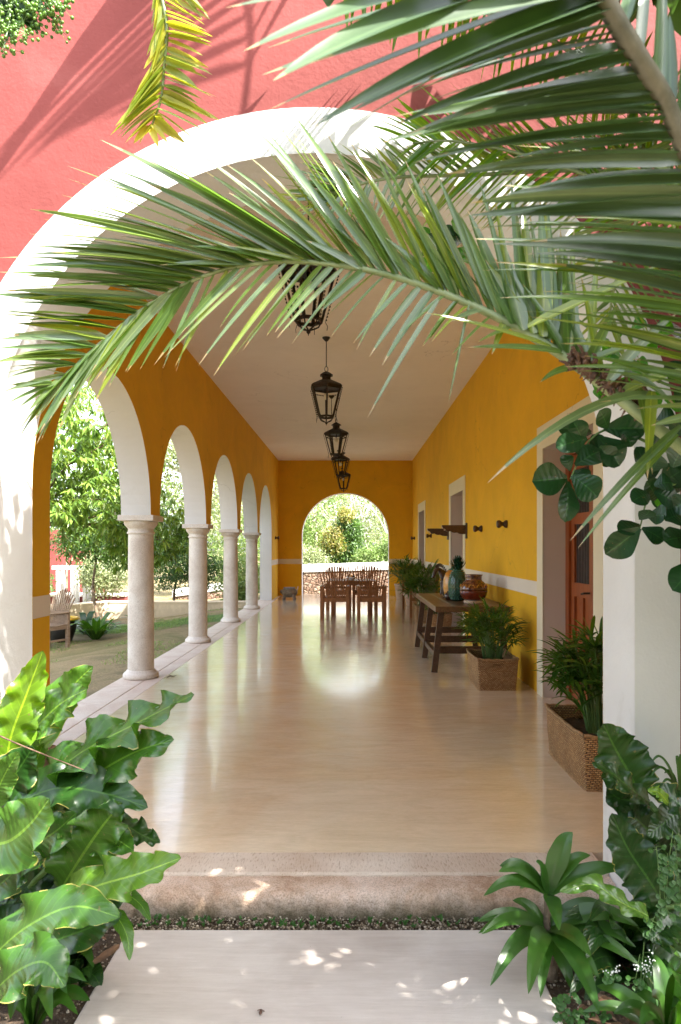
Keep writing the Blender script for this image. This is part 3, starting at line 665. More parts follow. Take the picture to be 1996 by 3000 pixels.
# ------------------------------------------------------------------ lanterns
def make_lantern(label):
    t = thing('hanging_lantern', label, 'lantern', (0, 0, 0), group='iron lanterns hanging along the veranda ceiling')   # origin at the ceiling
    n = 6; H0, H1 = -.645, -1.0; ph = .26                    # eave height, bottom frame height
    def ring(r, z, k=n): return [V((r * math.cos(2 * PI * j / k + ph), r * math.sin(2 * PI * j / k + ph), z)) for j in range(k)]
    b = MB(); b.lathe([(.012, -.05), (.02, -.045), (.05, -.012), (.052, 0)], n=14); b.build('ceiling_rose', 'iron', t, smooth=True)
    b = MB(); b.tube([(0, 0, -.03), (0, 0, -.37)], .006, 6)
    for k in range(12):
        a0, a1 = 2 * PI * k / 12, 2 * PI * (k + 1) / 12
        b.beam((.022 * math.cos(a0), 0, -.40 + .035 * math.sin(a0)), (.022 * math.cos(a1), 0, -.40 + .035 * math.sin(a1)), .007, .007, (0, 1, 0))
    b.build('hanging_rod', 'iron', t)
    b = MB()
    b.lathe([(.006, -.425), (.05, -.447), (.088, -.475), (.092, -.483), (.062, -.485), (.060, -.53), (.066, -.535)], n=6, ph=ph)
    b.lathe([(.066, -.535), (.12, -.56), (.20, -.60), (.222, -.622), (.218, -.645), (.205, -.642)], n=6, ph=ph); b.build('cap', 'iron', t)
    top, bot = ring(.195, H0), ring(.098, H1)
    fr = MB()
    for j in range(n):
        k = (j + 1) % n
        fr.beam(top[j], bot[j], .020, .016); fr.beam(top[j], top[k], .014, .03); fr.beam(bot[j], bot[k], .016, .024)
        q0, q1 = ring(.182, H0 - .055)[j], ring(.182, H0 - .055)[k]
        for s_ in range(8): fr.sph(q0.lerp(q1, (s_ + .5) / 8), .009, 6, 4)
    f_ = fr.build('frame', 'iron', t)
    for j in range(n):                                         # twisted wire trim outside each corner
        b = MB(); out = V((top[j].x, top[j].y, 0)).normalized(); L_ = bot[j] - top[j]
        for s_ in range(14):
            p = top[j] + L_ * (s_ / 14) + out * .028; q = top[j] + L_ * ((s_ + .8) / 14) + out * .028
            m_ = (p + q) / 2; b.tube([p, m_ + out * .004, q], [.0025, .007, .0025], 5)
        b.tube([bot[j] + out * .028, bot[j] + out * .045 + V((0, 0, -.03)), bot[j] + out * .04 + V((0, 0, -.06))], .003, 4)
        b.build('wire_trim', 'iron', f_)
    b = MB()
    for j in range(n):
        k = (j + 1) % n; i_ = .985; b.add([top[j] * 1 - V((top[j].x, top[j].y, 0)) * .02, top[k] - V((top[k].x, top[k].y, 0)) * .02, bot[k] - V((bot[k].x, bot[k].y, 0)) * .02, bot[j] - V((bot[j].x, bot[j].y, 0)) * .02], [(0, 1, 2, 3)])
    b.build('glass', 'glass', t)
    b = MB(); low = ring(.05, H1 - .055)
    for j in range(n):
        b.tube([bot[j], (bot[j] + low[j]) / 2 + V((0, 0, -.015)), low[j], V((0, 0, H1 - .075))], .006, 5)
        b.sph(bot[j] * .96 + V((0, 0, -.02)), .011, 6, 4)
    b.sph((0, 0, H1 - .08), .016, 8, 5); b.tube([(0, 0, H1 - .08), (0, 0, H1 - .11)], [.008, .002], 6); b.build('finial', 'iron', t)
    b = MB(); b.tube([(0, 0, -.60), (0, 0, -.70)], .012, 8); b.build('socket', 'iron', t)
    b = MB(); b.sph((0, 0, -.745), .036, 12, 8, (1, 1, 1.2)); b.build('bulb', 'bulb', t, smooth=True)
    return t
lant = make_lantern('black iron lantern nearest the arch, partly hidden behind the palm frond')
LL = [(-.305, 4.96, None), (-.303, 8.6, 'black iron lantern hanging in full view below the palm frond, second from the arch'),
      (-.252, 12.08, 'black iron lantern, third from the front arch, its roof overlapping the fuller lantern above'),
      (-.225, 15.55, 'black iron lantern, fourth from the front arch, against the ceiling edge of the back wall'),
      (-.19, 19.0, 'smallest and farthest black iron lantern, just above the back arch')]
for i, (x, y, lb) in enumerate(LL):
    if i == 0: lant.location = (x, y, CH)
    else: dup(lant, (x, y, CH), .35 * i, lb)

# ------------------------------------------------------------------ teak chairs
def make_armchair(label, mat, group, hw=.29, fh=.66):
    t = thing('armchair', label, 'armchair', (0, 0, 0), group=group)     # faces +y, back towards -y
    for sx in (-1, 1):
        b = MB(); b.box((sx * (hw - .03), -.02, .33), (0.066, 0.06, .66), bev=.003); b.build('leg', mat, t)
        b = MB(); b.box((sx * (hw - .03), .50, .32), (.066, .06, .64), bev=.003); b.build('leg', mat, t)
        b = MB(); b.box((sx * (hw - .03), .245, .665), (.075, .60, .028), bev=.004); b.build('armrest', mat, t)
        b = MB(); b.box((sx * (hw - .03), .24, .40), (.03, .47, .07)); b.box((sx * (hw - .03), .24, .17), (.025, .47, .035)); b.build('side_rail', mat, t)
    b = MB(); b.box((0, -.02, .405), (2 * hw - .115, .035, .085)); b.build('seat_rail', mat, t)
    b = MB(); b.box((0, .50, .395), (2 * hw - .115, .03, .075)); b.build('seat_rail', mat, t)
    b = MB(); b.box((0, -.02, .655), (2 * hw - .115, .03, .045)); b.build('back_rail', mat, t)
    b = MB()
    for k in range(8): b.box((0, .035 + k * .062, .447 - .012 * math.sin(PI * k / 7)), (2 * hw - .02, .05, .018), bev=.003)
    b.build('seat', mat, t)
    n = 11
    b = MB()
    for k in range(n):
        u = -1 + 2 * k / (n - 1); x0 = u * (hw - .095); x1 = u * (hw - .005); zt = 1.075 - .15 * u * u
        f_ = lambda s_: V((x0 + (x1 - x0) * s_ ** 1.3, -.035 - .16 * s_ ** 1.5 + .02 * u * u, .45 + (zt - .45) * s_))
        for s0, s1 in ((0, .33), (.33, .66), (.66, 1)): b.beam(f_(s0), f_(s1 + (.01 if s1 < 1 else 0)), .025, .016, (0, 1, 0))
        b.sph(f_(1.0), .0118, 6, 4, (1, .6, 1))
    b.build('backrest', mat, t)
    return t
G_ = 'teak dining armchairs with fan backs'
ch = make_armchair('left near teak armchair seen from behind at the dining table', 'teak', G_)
ch.location = (-.315, 13.72, 0)
dup(ch, (.43, 13.72, 0), 0, 'right near teak armchair seen from behind at the dining table')
dup(ch, (-.27, 16.28, 0), PI, 'left far teak armchair on the garden side of the dining table')
dup(ch, (.34, 16.28, 0), PI, 'right far teak armchair on the garden side of the dining table')
t = thing('dining_table', 'teak dining table between the fan back armchairs', 'table', (0.03, 15.0, 0))
b = MB()
for k in range(7): b.box((-.42 + k * .14, 0, .735), (.136, 1.0, .028), bev=.003)
b.box((0, -.44, .69), (.86, .03, .07)); b.box((0, .44, .69), (.86, .03, .07)); b.build('tabletop', 'teak', t)
for sx in (-1, 1):
    for sy in (-1, 1):
        b = MB(); b.box((sx * .40, sy * .43, .36), (.085, .085, .72), bev=.004); b.build('leg', 'teak', t)
zt = .7495
t = thing('fruit_bowl', 'white bowl of fruit on the dining table between the chairs', 'bowl', (.02, 14.75, zt))
b = MB(); b.lathe([(.04, 0), (.05, .004), (.09, .04), (.115, .075), (.108, .075), (.085, .045), (.0, .02)], n=20); b.build('bowl', 'ware', t, smooth=True)
for x, y, r, m in ((0, 0, .04, 'orangeglaze'), (.05, .02, .035, 'darkclay'), (-.05, .0, .035, 'ware')):
    b = MB(); b.sph((x, y, .075), r, 10, 7); b.build('fruit', m, t, smooth=True)

# ------------------------------------------------------------------ carved stool in the far corner
t = thing('carved_stool', 'round carved animal shaped stool with grey seat in the far left corner', 'stool', (-1.72, 19.2, 0))
b = MB(); b.sph((0, 0, .20), .2, 20, 12, (1.15, .8, .72))
b.sph((-.19, -.03, .22), .07, 10, 8, (1, .9, .9)); b.build('body', 'carved', t, smooth=True)
b = MB(); b.tube([(.18, 0, .22), (.235, 0, .30), (.25, 0, .37)], [.035, .022, .012], 8); b.build('tail', 'claypot', t, smooth=True)
b = MB(); b.lathe([(.15, .31), (.172, .315), (.172, .335), (.15, .345)], n=22, sx=1, sy=.75); b.box((-.03, 0, .335), (.05, .26, .024), bev=.004); b.build('seat', 'stonegrey', t)
for sx in (-1, 1):
    for sy in (-1, 1):
        b = MB(); b.tube([(sx * .12, sy * .08, .14), (sx * .14, sy * .10, .05), (sx * .15, sy * .11, 0)], [.05, .035, .04], 10); b.build('leg', 'carved', t, smooth=True)

# ------------------------------------------------------------------ wall knobs and brackets
KG = 'wooden spool knobs fixed to the veranda walls'
def make_knob(label):
    t = thing('hammock_peg', label, 'hammock peg', (0, 0, 0), group=KG)
    b = MB(); b.lathe([(.046, 0), (.048, .012), (.042, .03), (.026, .045), (.024, .058), (.038, .072), (.047, .088), (.047, .11), (.036, .122), (.01, .126)], n=20)
    o = b.build('spool', 'darkwood', t, smooth=True); o.rotation_euler = (0, -PI / 2, 0); return t
kb = make_knob('turned wood spool knob on the ochre wall nearest the camera'); kb.location = (WX - .001, 8.17, 1.735)
for x, y, z, rz, lb in ((WX - .001, 9.72, 1.722, 0, 'turned wood spool knob just in front of the dark wall brackets'), (WX - .001, 15.75, 1.725, 0, 'turned wood spool knob between the two far doorways'),
                        (WX - .001, 19.8, 1.73, 0, 'tiny spool knob on the right wall past the last doorway'), (LX + .001, 19.75, 1.74, PI, 'tiny spool knob on the left wall beside the back wall')):
    dup(kb, (x, y, z), rz, lb)
def make_bracket(label):
    t = thing('wall_bracket', label, 'wall bracket', (0, 0, 0), group='dark carved brackets either side of the middle doorway')
    b = MB(); b.box((-.012, 0, -.09), (.024, .12, .25), bev=.003); b.build('back_plate', 'darkwood', t)
    pr_ = [(-.024, 0), (-.40, 0), (-.405, -.02), (-.395, -.035), (-.385, -.05), (-.36, -.055), (-.345, -.075), (-.33, -.10), (-.30, -.105), (-.27, -.095), (-.24, -.115), (-.20, -.125), (-.16, -.12), (-.12, -.14), (-.06, -.145), (-.024, -.145)]
    b = MB(); b.prism([(x, -.03, z) for x, z in pr_], (0, -.03, 0), (0, .03, 0)); b.build('arm', 'darkwood', t)
    b = MB(); b.sph((-.385, 0, -.03), .03, 10, 6); b.sph((-.36, 0, -.075), .014, 8, 5); b.build('ornament', 'claypot', t, smooth=True); return t
bk = make_bracket('larger looking dark carved wood bracket before the middle doorway'); bk.location = (WX - .001, 10.98, 1.815)
dup(bk, (WX - .001, 13.05, 1.82), 0, 'dark carved wood bracket beyond the middle doorway')

# ------------------------------------------------------------------ trestle table and the things on it
t = thing('trestle_table', 'long worn dark wooden trestle table against the ochre wall', 'table', (1.41, 9.05, 0), world=True)
TX0, TX1, TY0, TY1, TZ = .985, 1.845, 7.9, 10.2, .77
b = MB()
for k in range(4): b.box((TX0 + .1075 + k * .215, (TY0 + TY1) / 2, TZ - .02), (.2135, TY1 - TY0 - .002 * k, .04), bev=.004)
b.box((TX0 + .008, (TY0 + TY1) / 2, TZ - .035), (.02, TY1 - TY0 + .006, .06), bev=.003); b.box(((TX0 + TX1) / 2, TY0 - .003, TZ - .035), (TX1 - TX0, .02, .06), bev=.003)
b.build('tabletop', 'tabletop', t)
for fy in (8.03, 9.0, 10.0):
    for x0, x1 in ((.975, 1.07), (1.83, 1.74)):
        b = MB(); b.beam((x0, fy - (.08 if fy < 9 else 0), 0), (x1, fy, TZ - .045), .07, .05, (0, 1, 0)); b.build('leg', 'darkwood', t)
    b = MB(); b.beam((1.01, fy, .25), (1.80, fy, .25), .035, .085); b.build('cross_rail', 'darkwood', t)
b = MB(); b.beam((1.0, 7.97, .20), (1.0, 10.03, .20), .045, .06); b.beam((1.81, 7.97, .20), (1.81, 10.03, .20), .045, .06); b.build('long_rail', 'darkwood', t)
# pot
t = thing('glazed_pot', 'red brown glazed round pot with patterned shoulder on the trestle table', 'pot', (1.508, 8.36, TZ))
b = MB(); b.lathe([(.10, 0), (.115, .004), (.12, .02), (.116, .036), (.10, .040)], n=32); b.build('foot_ring', 'claypot', t, smooth=True)
P_ = [(.09, .036), (.125, .055), (.155, .095), (.169, .145), (.168, .16)]
b = MB(); b.lathe(P_, n=40); b.build('body', 'redglaze', t, smooth=True)
b = MB(); b.lathe([(.169, .158), (.166, .19), (.15, .235), (.122, .268), (.104, .28), (.10, .30), (.104, .335), (.112, .352), (.108, .354), (.095, .335), (.088, .30), (.0, .22)], n=40)
b.build('shoulder', 'decor', t, smooth=True)
b = MB()
for k in range(10):
    a = 2 * PI * k / 10; b.tube([(math.cos(a + d_) * rr_, math.sin(a + d_) * rr_, z_) for d_, rr_, z_ in ((-.25, .167, .20), (-.12, .155, .232), (0, .15, .215), (.12, .155, .232), (.25, .167, .20))], .006, 5)
b.build('relief', 'orangeglaze', t, smooth=True)
# pineapple
t = thing('ceramic_pineapple', 'green studded ceramic pineapple with spiky crown on the trestle table', 'ornament', (1.375, 8.74, TZ))
b = MB(); prp = [(.05, 0), (.078, .01), (.100, .06), (.114, .14), (.117, .21), (.108, .29), (.085, .36), (.05, .405), (.03, .415)]; b.lathe(prp, n=28)
b.build('body', 'darkgreenglaze', t, smooth=True)
b = MB()
for i in range(17):
    z = .03 + i * .0225; r_ = np.interp(z, [p[1] for p in prp], [p[0] for p in prp])
    for j in range(20):
        a = 2 * PI * (j + .5 * (i % 2)) / 20; b.sph((r_ * math.cos(a), r_ * math.sin(a), z), .0125, 6, 4, (1, 1, .75))
b.build('studs', 'greenglaze', t, smooth=True)
b = MB()
for i in range(5):
    for j in range(9):
        a = 2 * PI * (j + .5 * (i % 2)) / 9 + .3; z = .40 + i * .028; l_ = .15 - .012 * i; o_ = .115 - .020 * i
        blade(b, (.02 * math.cos(a), .02 * math.sin(a), z), (o_ * math.cos(a), o_ * math.sin(a), z + l_ * .75), .034, -.12, 5, V((math.cos(a), math.sin(a), -.3)), .5)
b.tube([(0, 0, .40), (0, 0, .50)], [.03, .02], 8)
b.build('crown', 'darkgreenglaze', t, smooth=True)
# orange gourd
t = thing('ceramic_gourd', 'tall orange ceramic gourd with green top behind the pineapple', 'ornament', (1.365, 9.12, TZ))
b = MB(); prg = [(.05, 0), (.085, .01), (.115, .07), (.128, .16), (.122, .26), (.095, .34), (.06, .385)]; b.lathe(prg, n=32); b.build('body', 'orangeglaze', t, smooth=True)
b = MB(); b.lathe([(.06, .384), (.045, .40), (.02, .41), (.012, .44), (.004, .45)], n=16); b.build('stem', 'greenglaze', t, smooth=True)
t = thing('clay_ball', 'small dark round clay jar in front of the orange gourd', 'jar', (1.285, 8.93, TZ))
b = MB(); b.lathe([(.03, 0), (.045, .008), (.06, .04), (.058, .07), (.035, .095), (.02, .1), (.022, .115), (.015, .116), (.0, .09)], n=20); b.build('body', 'darkclay', t, smooth=True)
b = MB(); b.tube([(-.05, 0, .07), (-.075, 0, .06), (-.07, 0, .03), (-.055, 0, .03)], .006, 6); b.build('handle', 'darkclay', t, smooth=True)
# horse
def skinned(name, mat, parent, nodes, edges, sub=2, loc=None):
    me = bpy.data.meshes.new(name); me.from_pydata([n[0] for n in nodes], edges, []); o = bpy.data.objects.new(name, me); C.objects.link(o)
    m = o.modifiers.new('skin', 'SKIN'); 
    if not me.skin_vertices: me.skin_vertices.new()
    for i, n in enumerate(nodes):
        r = n[1]; me.skin_vertices[0].data[i].radius = r if hasattr(r, '__len__') else (r, r)
    me.skin_vertices[0].data[0].use_root = True
    s_ = o.modifiers.new('sub', 'SUBSURF'); s_.levels = sub; s_.render_levels = sub
    me.materials.append(M[mat]); o.parent = parent; m.use_smooth_shade = True; return o
t = thing('horse_figurine', 'dark carved horse figurine with lowered head and ridged mane on the trestle table', 'figurine', (1.42, 9.72, TZ), .45)
nd = [((.13, 0, .27), .062), ((.0, 0, .265), .058), ((-.10, 0, .28), .060), ((-.15, 0, .34), .042), ((-.19, 0, .385), .034), ((-.235, 0, .375), .032), ((-.27, 0, .31), .026), ((-.295, 0, .25), .018),
      ((.17, .035, .18), .03), ((.19, .035, .10), .016), ((.175, .035, .01), .017), ((.17, -.035, .18), .03), ((.19, -.035, .10), .016), ((.175, -.035, .01), .017),
      ((-.12, .035, .18), .024), ((-.125, .035, .10), .015), ((-.13, .035, .01), .017), ((-.12, -.035, .18), .024), ((-.15, -.035, .11), .015), ((-.135, -.035, .01), .017),
      ((.20, 0, .27), .03), ((.235, 0, .20), .016), ((.235, 0, .11), .01)]
ed = [(0, 1), (1, 2), (2, 3), (3, 4), (4, 5), (5, 6), (6, 7), (0, 8), (8, 9), (9, 10), (0, 11), (11, 12), (12, 13), (2, 14), (14, 15), (15, 16), (2, 17), (17, 18), (18, 19), (0, 20), (20, 21), (21, 22)]
hb = skinned('body', 'darkclay', t, nd, ed)
b = MB()
for k in range(11):
    s_ = k / 10; p = catmull([(-.06, 0, .335), (-.11, 0, .40), (-.16, 0, .435), (-.205, 0, .43), (-.235, 0, .41)], 11)[k]; b.box(p, (.012, .02, .05), tilt=('Y', .5 - s_ * 1.2), bev=.003)
b.build('mane', 'darkclay', hb)
b = MB()
for s_ in (-1, 1): b.tube([(-.215, s_ * .02, .40), (-.205, s_ * .028, .44)], [.012, .003], 6)
b.build('ears', 'darkclay', hb)

# ------------------------------------------------------------------ baskets and potted palms
def palm_plant(parent, cx, cy, z0, rx, ry, h, n, fingers, L, W, mat='pot_palm', seed=1, lean=(0, 0), clip=None):
    rr = random.Random(seed); fb = MB(); sb = MB()
    for i in range(n):
        a = rr.uniform(0, 2 * PI); q = rr.random() ** .5; bx, by = cx + rx * .35 * q * math.cos(a), cy + ry * .35 * q * math.sin(a)
        hh = h * rr.uniform(.45, 1.0) * (1 - .25 * q); ex, ey = cx + lean[0] * hh + rx * q * math.cos(a) * 1.0, cy + lean[1] * hh + ry * q * math.sin(a)
        top = V((ex, ey, z0 + hh)); sb.tube(catmull([(bx, by, z0 - .04), ((bx + ex) / 2 * .6 + bx * .4, (by + ey) / 2 * .6 + by * .4, z0 + hh * .6), top], 6), .0045, 5, cap=False)
        ax = V((ex - cx + rr.uniform(-.05, .05), ey - cy + rr.uniform(-.05, .05), .25)).normalized()
        for k in range(fingers):
            ang = -1.5 + 3.0 * k / (fingers - 1) + rr.uniform(-.1, .1); sd_ = ax.cross(V((0, 0, 1))).normalized()
            d = (ax * math.cos(ang) + sd_ * math.sin(ang) + V((0, 0, rr.uniform(-.35, .25)))).normalized(); l_ = L * rr.uniform(.75, 1.15)
            e = top + d * l_ + V((0, 0, -l_ * .30))
            if e.x > WX - .03: e.x = WX - .03 - rr.uniform(0, .03)
            blade(fb, top, e, W * rr.uniform(.8, 1.2), .16, 5, V((0, -.2, 1)), .3, prof=lambda s_: math.sin(PI * min(1, s_ * .9 + .1)) ** .55 if s_ < 1 else 0)
    sb.build('stems', 'stalk', parent, smooth=True); fb.build('foliage', mat, parent, smooth=True)
def basket(label, x0, x1, y0, y1, h, handle=True, group='rectangular wicker baskets standing along the wall', flare=.02):
    t = thing('wicker_basket', label, 'basket', ((x0 + x1) / 2, (y0 + y1) / 2, 0), group=group)
    hx, hy = (x1 - x0) / 2, (y1 - y0) / 2
    b = MB(); nz_ = 12; nn = 24; rows = []; rr = random.Random(int(x0 * 100))
    def ringp(s_, ins=0):
        ex, ey = hx + flare * s_ - ins, hy + flare * s_ - ins; out = []
        per = 14
        for (ax, ay), (bx, by) in (((-1, -1), (1, -1)), ((1, -1), (1, 1)), ((1, 1), (-1, 1)), ((-1, 1), (-1, -1))):
            for k in range(per):
                u = k / per; x, y = ax + (bx - ax) * u, ay + (by - ay) * u
                rc_ = 1 - .03 * (abs(x) * abs(y)) ** 8
                bow = .012 * math.sin(PI * s_) * (1 - (2 * u - 1) ** 2)
                wv = .004 * mnoise.noise(V((x * 4 + s_ * 5, y * 4, x0)))
                nxn, nyn = (ay if ay == by else 0), 0
                ox = bow * (1 if (ax == bx == 1) else -1 if (ax == bx == -1) else 0); oy = bow * (1 if (ay == by == 1) else -1 if (ay == by == -1) else 0)
                sag = -.012 * (1 - (2 * u - 1) ** 2) * (1 if s_ > .9 else 0)
                out.append(V((x * ex * rc_ + ox + wv, y * ey * rc_ + oy + wv, h * s_ + sag)))
        return out
    rs = [ringp(i / nz_) for i in range(nz_ + 1)] + [ringp(1, .018), ringp(.72, .02)]
    N_ = len(rs[0]); vs = [p for r_ in rs for p in r_]
    def hole(i, j): return handle and i == nz_ - 3 and j in (5, 6, 7, 8)
    fs = [(i * N_ + j, i * N_ + (j + 1) % N_, (i + 1) * N_ + (j + 1) % N_, (i + 1) * N_ + j) for i in range(len(rs) - 1) for j in range(N_) if not hole(i, j)]
    fs.append(tuple(range(N_ - 1, -1, -1))); b.add(vs, fs); b.build('body', 'wicker', t)
    b = MB()
    for i_, r_ in ((nz_, .011), (0, .009)):
        ring_ = rs[i_] + [rs[i_][0]]; b.tube([p + V((0, 0, .004 * math.sin(k * 2.1))) for k, p in enumerate(ring_)], r_, 7, cap=False)
    b.build('rim', 'rim', t, smooth=True)
    b = MB(); b.grid([[(-hx + .02 + (2 * hx - .04) * i / 10, -hy + .02 + (2 * hy - .04) * j / 10, h * .74 + .012 * math.sin(i * 2.3 + j * 3.1)) for i in range(11)] for j in range(11)])
    b.build('soil', 'soil', t, smooth=True); return t
PG = 'leafy potted palms growing in the veranda baskets'
basket('woven wicker basket with a handle hole in front of the trestle table', 1.305, 1.69, 6.93, 7.56, .325)
t = thing('potted_palm', 'bushy potted palm in the basket before the trestle table', 'plant', (1.50, 7.24, .24), group=PG)
palm_plant(t, 0, 0, 0, .26, .30, .62, 60, 9, .24, .017, seed=4, lean=(-.06, 0))
basket('largest wicker basket cut off by the white arch pillar', 1.40, 1.84, 4.06, 4.84, .335)
t = thing('potted_palm', 'tall potted palm beside the near doorway, half hidden by the white pillar', 'plant', (1.62, 4.50, .25), group=PG)
palm_plant(t, 0, -.05, 0, .20, .26, .64, 56, 9, .25, .022, seed=9, lean=(-.06, 0))
basket('brown wicker basket standing beyond the trestle table by the bench', 1.27, 1.62, 13.0, 13.5, .34, handle=False)
t = thing('potted_palm', 'dark potted palm standing between the trestle table and the bench', 'plant', (1.45, 13.2, .25), group=PG)
palm_plant(t, 0, 0, .0, .34, .35, .88, 60, 9, .32, .020, seed=12)
basket('pale wicker basket seen under the trestle table', 1.42, 1.76, 11.9, 12.4, .30, handle=False)
t = thing('potted_palm', 'low potted palm seen through the legs of the trestle table', 'plant', (1.58, 12.1, .22), group=PG)
palm_plant(t, 0, 0, 0, .22, .26, .32, 36, 8, .22, .018, seed=13)
t = thing('potted_palm', 'farthest potted palm standing against the back wall corner', 'plant', (1.42, 19.3, .42), group=PG)
palm_plant(t, .1, -.3, 0, .38, .5, .75, 50, 9, .34, .024, seed=15)
t = thing('clay_pot', 'pale tapered clay pot at the foot of the back wall', 'pot', (1.42, 19.3, 0))
b = MB(); b.lathe([(.11, 0), (.125, .02), (.165, .38), (.18, .385), (.18, .43), (.16, .43), (.15, .36), (.0, .36)], n=28); b.build('body', 'claypot', t, smooth=True)
t = thing('potted_palm', 'light green potted palm rising behind the wooden bench', 'plant', (1.55, 17.2, .0), group=PG)
b = MB(); b.lathe([(.13, 0), (.15, .02), (.19, .34), (.2, .36), (.17, .36), (.0, .3)], n=24); b.build('pot', 'claypot', t, smooth=True)
palm_plant(t, 0, 0, .3, .30, .35, .85, 44, 9, .30, .022, seed=18)
# bench
t = thing('wooden_bench', 'wooden bench with a curved slatted back against the right wall', 'bench', (1.53, 15.05, 0))
for sy in (-1, 1):
    b = MB(); b.box((-.29, sy * 1.0, .33), (.05, .05, .66), bev=.003); b.build('leg', 'teak', t)
    b = MB(); b.box((.24, sy * 1.0, .45), (.05, .05, .9), bev=.003); b.build('leg', 'teak', t)
    b = MB(); b.box((-.03, sy * 1.0, .665), (.60, .06, .028), bev=.003); b.build('armrest', 'teak', t)
    b = MB(); b.box((-.03, sy * 1.0, .385), (.50, .03, .06)); b.build('side_rail', 'teak', t)
b = MB()
for k in range(8): b.box((-.27 + k * .066, 0, .42), (.056, 1.95, .018), bev=.003)
b.build('seat', 'teak', t)
b = MB(); b.box((-.29, 0, .38), (.03, 1.95, .06)); b.box((.24, 0, .385), (.03, 1.95, .06)); b.build('rail', 'teak', t)
b = MB(); nb = 30
for k in range(nb):
    u = -1 + 2 * k / (nb - 1); zt_ = 1.08 - .16 * (abs(((u + 1) * 1.0) % 1.0 - .5) * 2) ** 2; b.beam((.225, u * .95, .41), (.29, u * .97, zt_), .014, .03, (1, 0, 0))
b.build('backrest', 'greyteak', t)

# ------------------------------------------------------------------ garden: walls, furniture
def ramp_wall(name, label, pts, th, zb, capm, bodym, caph, over=.04, cat='wall'):
    t = thing(name, label, cat, (pts[0][0], pts[0][1], zb), world=True)
    for part, mt in (('wall', bodym), ('coping', capm)):
        b = MB()
        for (x0, y0, z0), (x1, y1, z1) in zip(pts, pts[1:]):
            d = V((x1 - x0, y1 - y0, 0)).normalized(); n_ = V((-d.y, d.x, 0)); o = over if part == 'coping' else 0
            lo0, lo1, hi0, hi1 = (zb, zb, z0 - caph, z1 - caph) if part == 'wall' else (z0 - caph, z1 - caph, z0, z1)
            A = V((x0, y0, 0)) ; B = V((x1, y1, 0)); N2 = n_ * (th / 2 + o)
            if part == 'wall':
                sec0 = [(-1, lo0), (1, lo0), (1, hi0), (-1, hi0)]; sec1 = [(-1, lo1), (1, lo1), (1, hi1), (-1, hi1)]
            else:
                def rs_(lo, hi): return [(-1, lo), (1, lo), (1, lo + (hi - lo) * .6), (.7, hi - .02), (.3, hi), (-.3, hi), (-.7, hi - .02), (-1, lo + (hi - lo) * .6)]
                sec0, sec1 = rs_(lo0, hi0), rs_(lo1, hi1)
            n = len(sec0); vs = [A + N2 * u + V((0, 0, z)) for u, z in sec0] + [B + N2 * u + V((0, 0, z)) for u, z in sec1]
            b.add(vs, [tuple(range(n - 1, -1, -1)), tuple(range(n, 2 * n))] + [(i, (i + 1) % n, n + (i + 1) % n, n + i) for i in range(n)])
        b.build(part, mt, t)
    return t
YW = 24.3
ramp_wall('stone_wall', 'rubble stone wall with thick white coping beyond the back arch', [(6, YW, 1.0), (1.5, YW, .955), (-1.65, YW, .86), (-3.4, YW + .2, .40), (-5.2, YW + .4, .12), (-6.4, YW + .5, -.05)], .38, -.5, 'white', 'rubble', .27, .03)
ramp_wall('garden_wall', 'low weathered plaster garden wall across the lawn', [(-2.7, 18.15, .045), (-6.45, 18.1, .05), (-7.2, 17.0, .05), (-12, 16.9, .05)], .30, -.6, 'gardenwall', 'gardenwall', .05, .01)
c_ = make_armchair('weathered grey teak armchair standing on the lawn seen through the first arch', 'greyteak', None, hw=.27)
c_.location = (-5.48, 12.75, -.415); c_.rotation_euler = (0, 0, 2.75)
t = thing('yellow_planter', 'wide black bowl planter with a yellow rim behind the lawn chair', 'planter', (-5.75, 13.6, -.42))
b = MB(); b.lathe([(.16, 0), (.19, .01), (.26, .22), (.30, .45), (.27, .45), (.2, .2), (0, .12)], n=30); o = b.build('bowl', 'black', t, smooth=True)
b = MB(); b.tube([(.30 * math.cos(a), .30 * math.sin(a), .46) for a in [2 * PI * k / 30 for k in range(31)]], .03, 8, cap=False); b.build('rim', 'yellowrim', t, smooth=True)
for o in list(t.children): pass
t.rotation_euler = (0, 0, 0)
t = thing('red_garden_house', 'small red plastered garden building seen between tree branches', 'building', (-8.6, 22.5, -.4), world=True)
b = MB(); b.box((-8.75, 22.6, .45), (1.1, .3, 1.8)); b.box((-10.6, 22.9, .8), (2.0, .3, 2.5)); b.build('wall', 'red', t)
b = MB(); b.box((-8.3, 21.6, -.22), (2.6, .9, .34)); b.build('plinth', 'red', t); b = MB(); b.box((-8.3, 21.6, -.03), (2.66, .96, .05)); b.build('coping', 'band', t)
t = thing('white_pergola', 'small white painted garden frame in front of the red building', 'pergola', (-8.6, 20.9, -.4), world=True)
for x in (-8.86, -8.42, -8.05):
    for y_ in (20.7, 21.05):
        b = MB(); b.box((x, y_, .18), (.10, .10, 1.24), bev=.004); b.build('post', 'white', t)
b = MB(); b.box((-8.45, 20.7, .85), (1.15, .13, .12)); b.box((-8.45, 21.05, .85), (1.15, .13, .12)); b.build('beam', 'white', t)

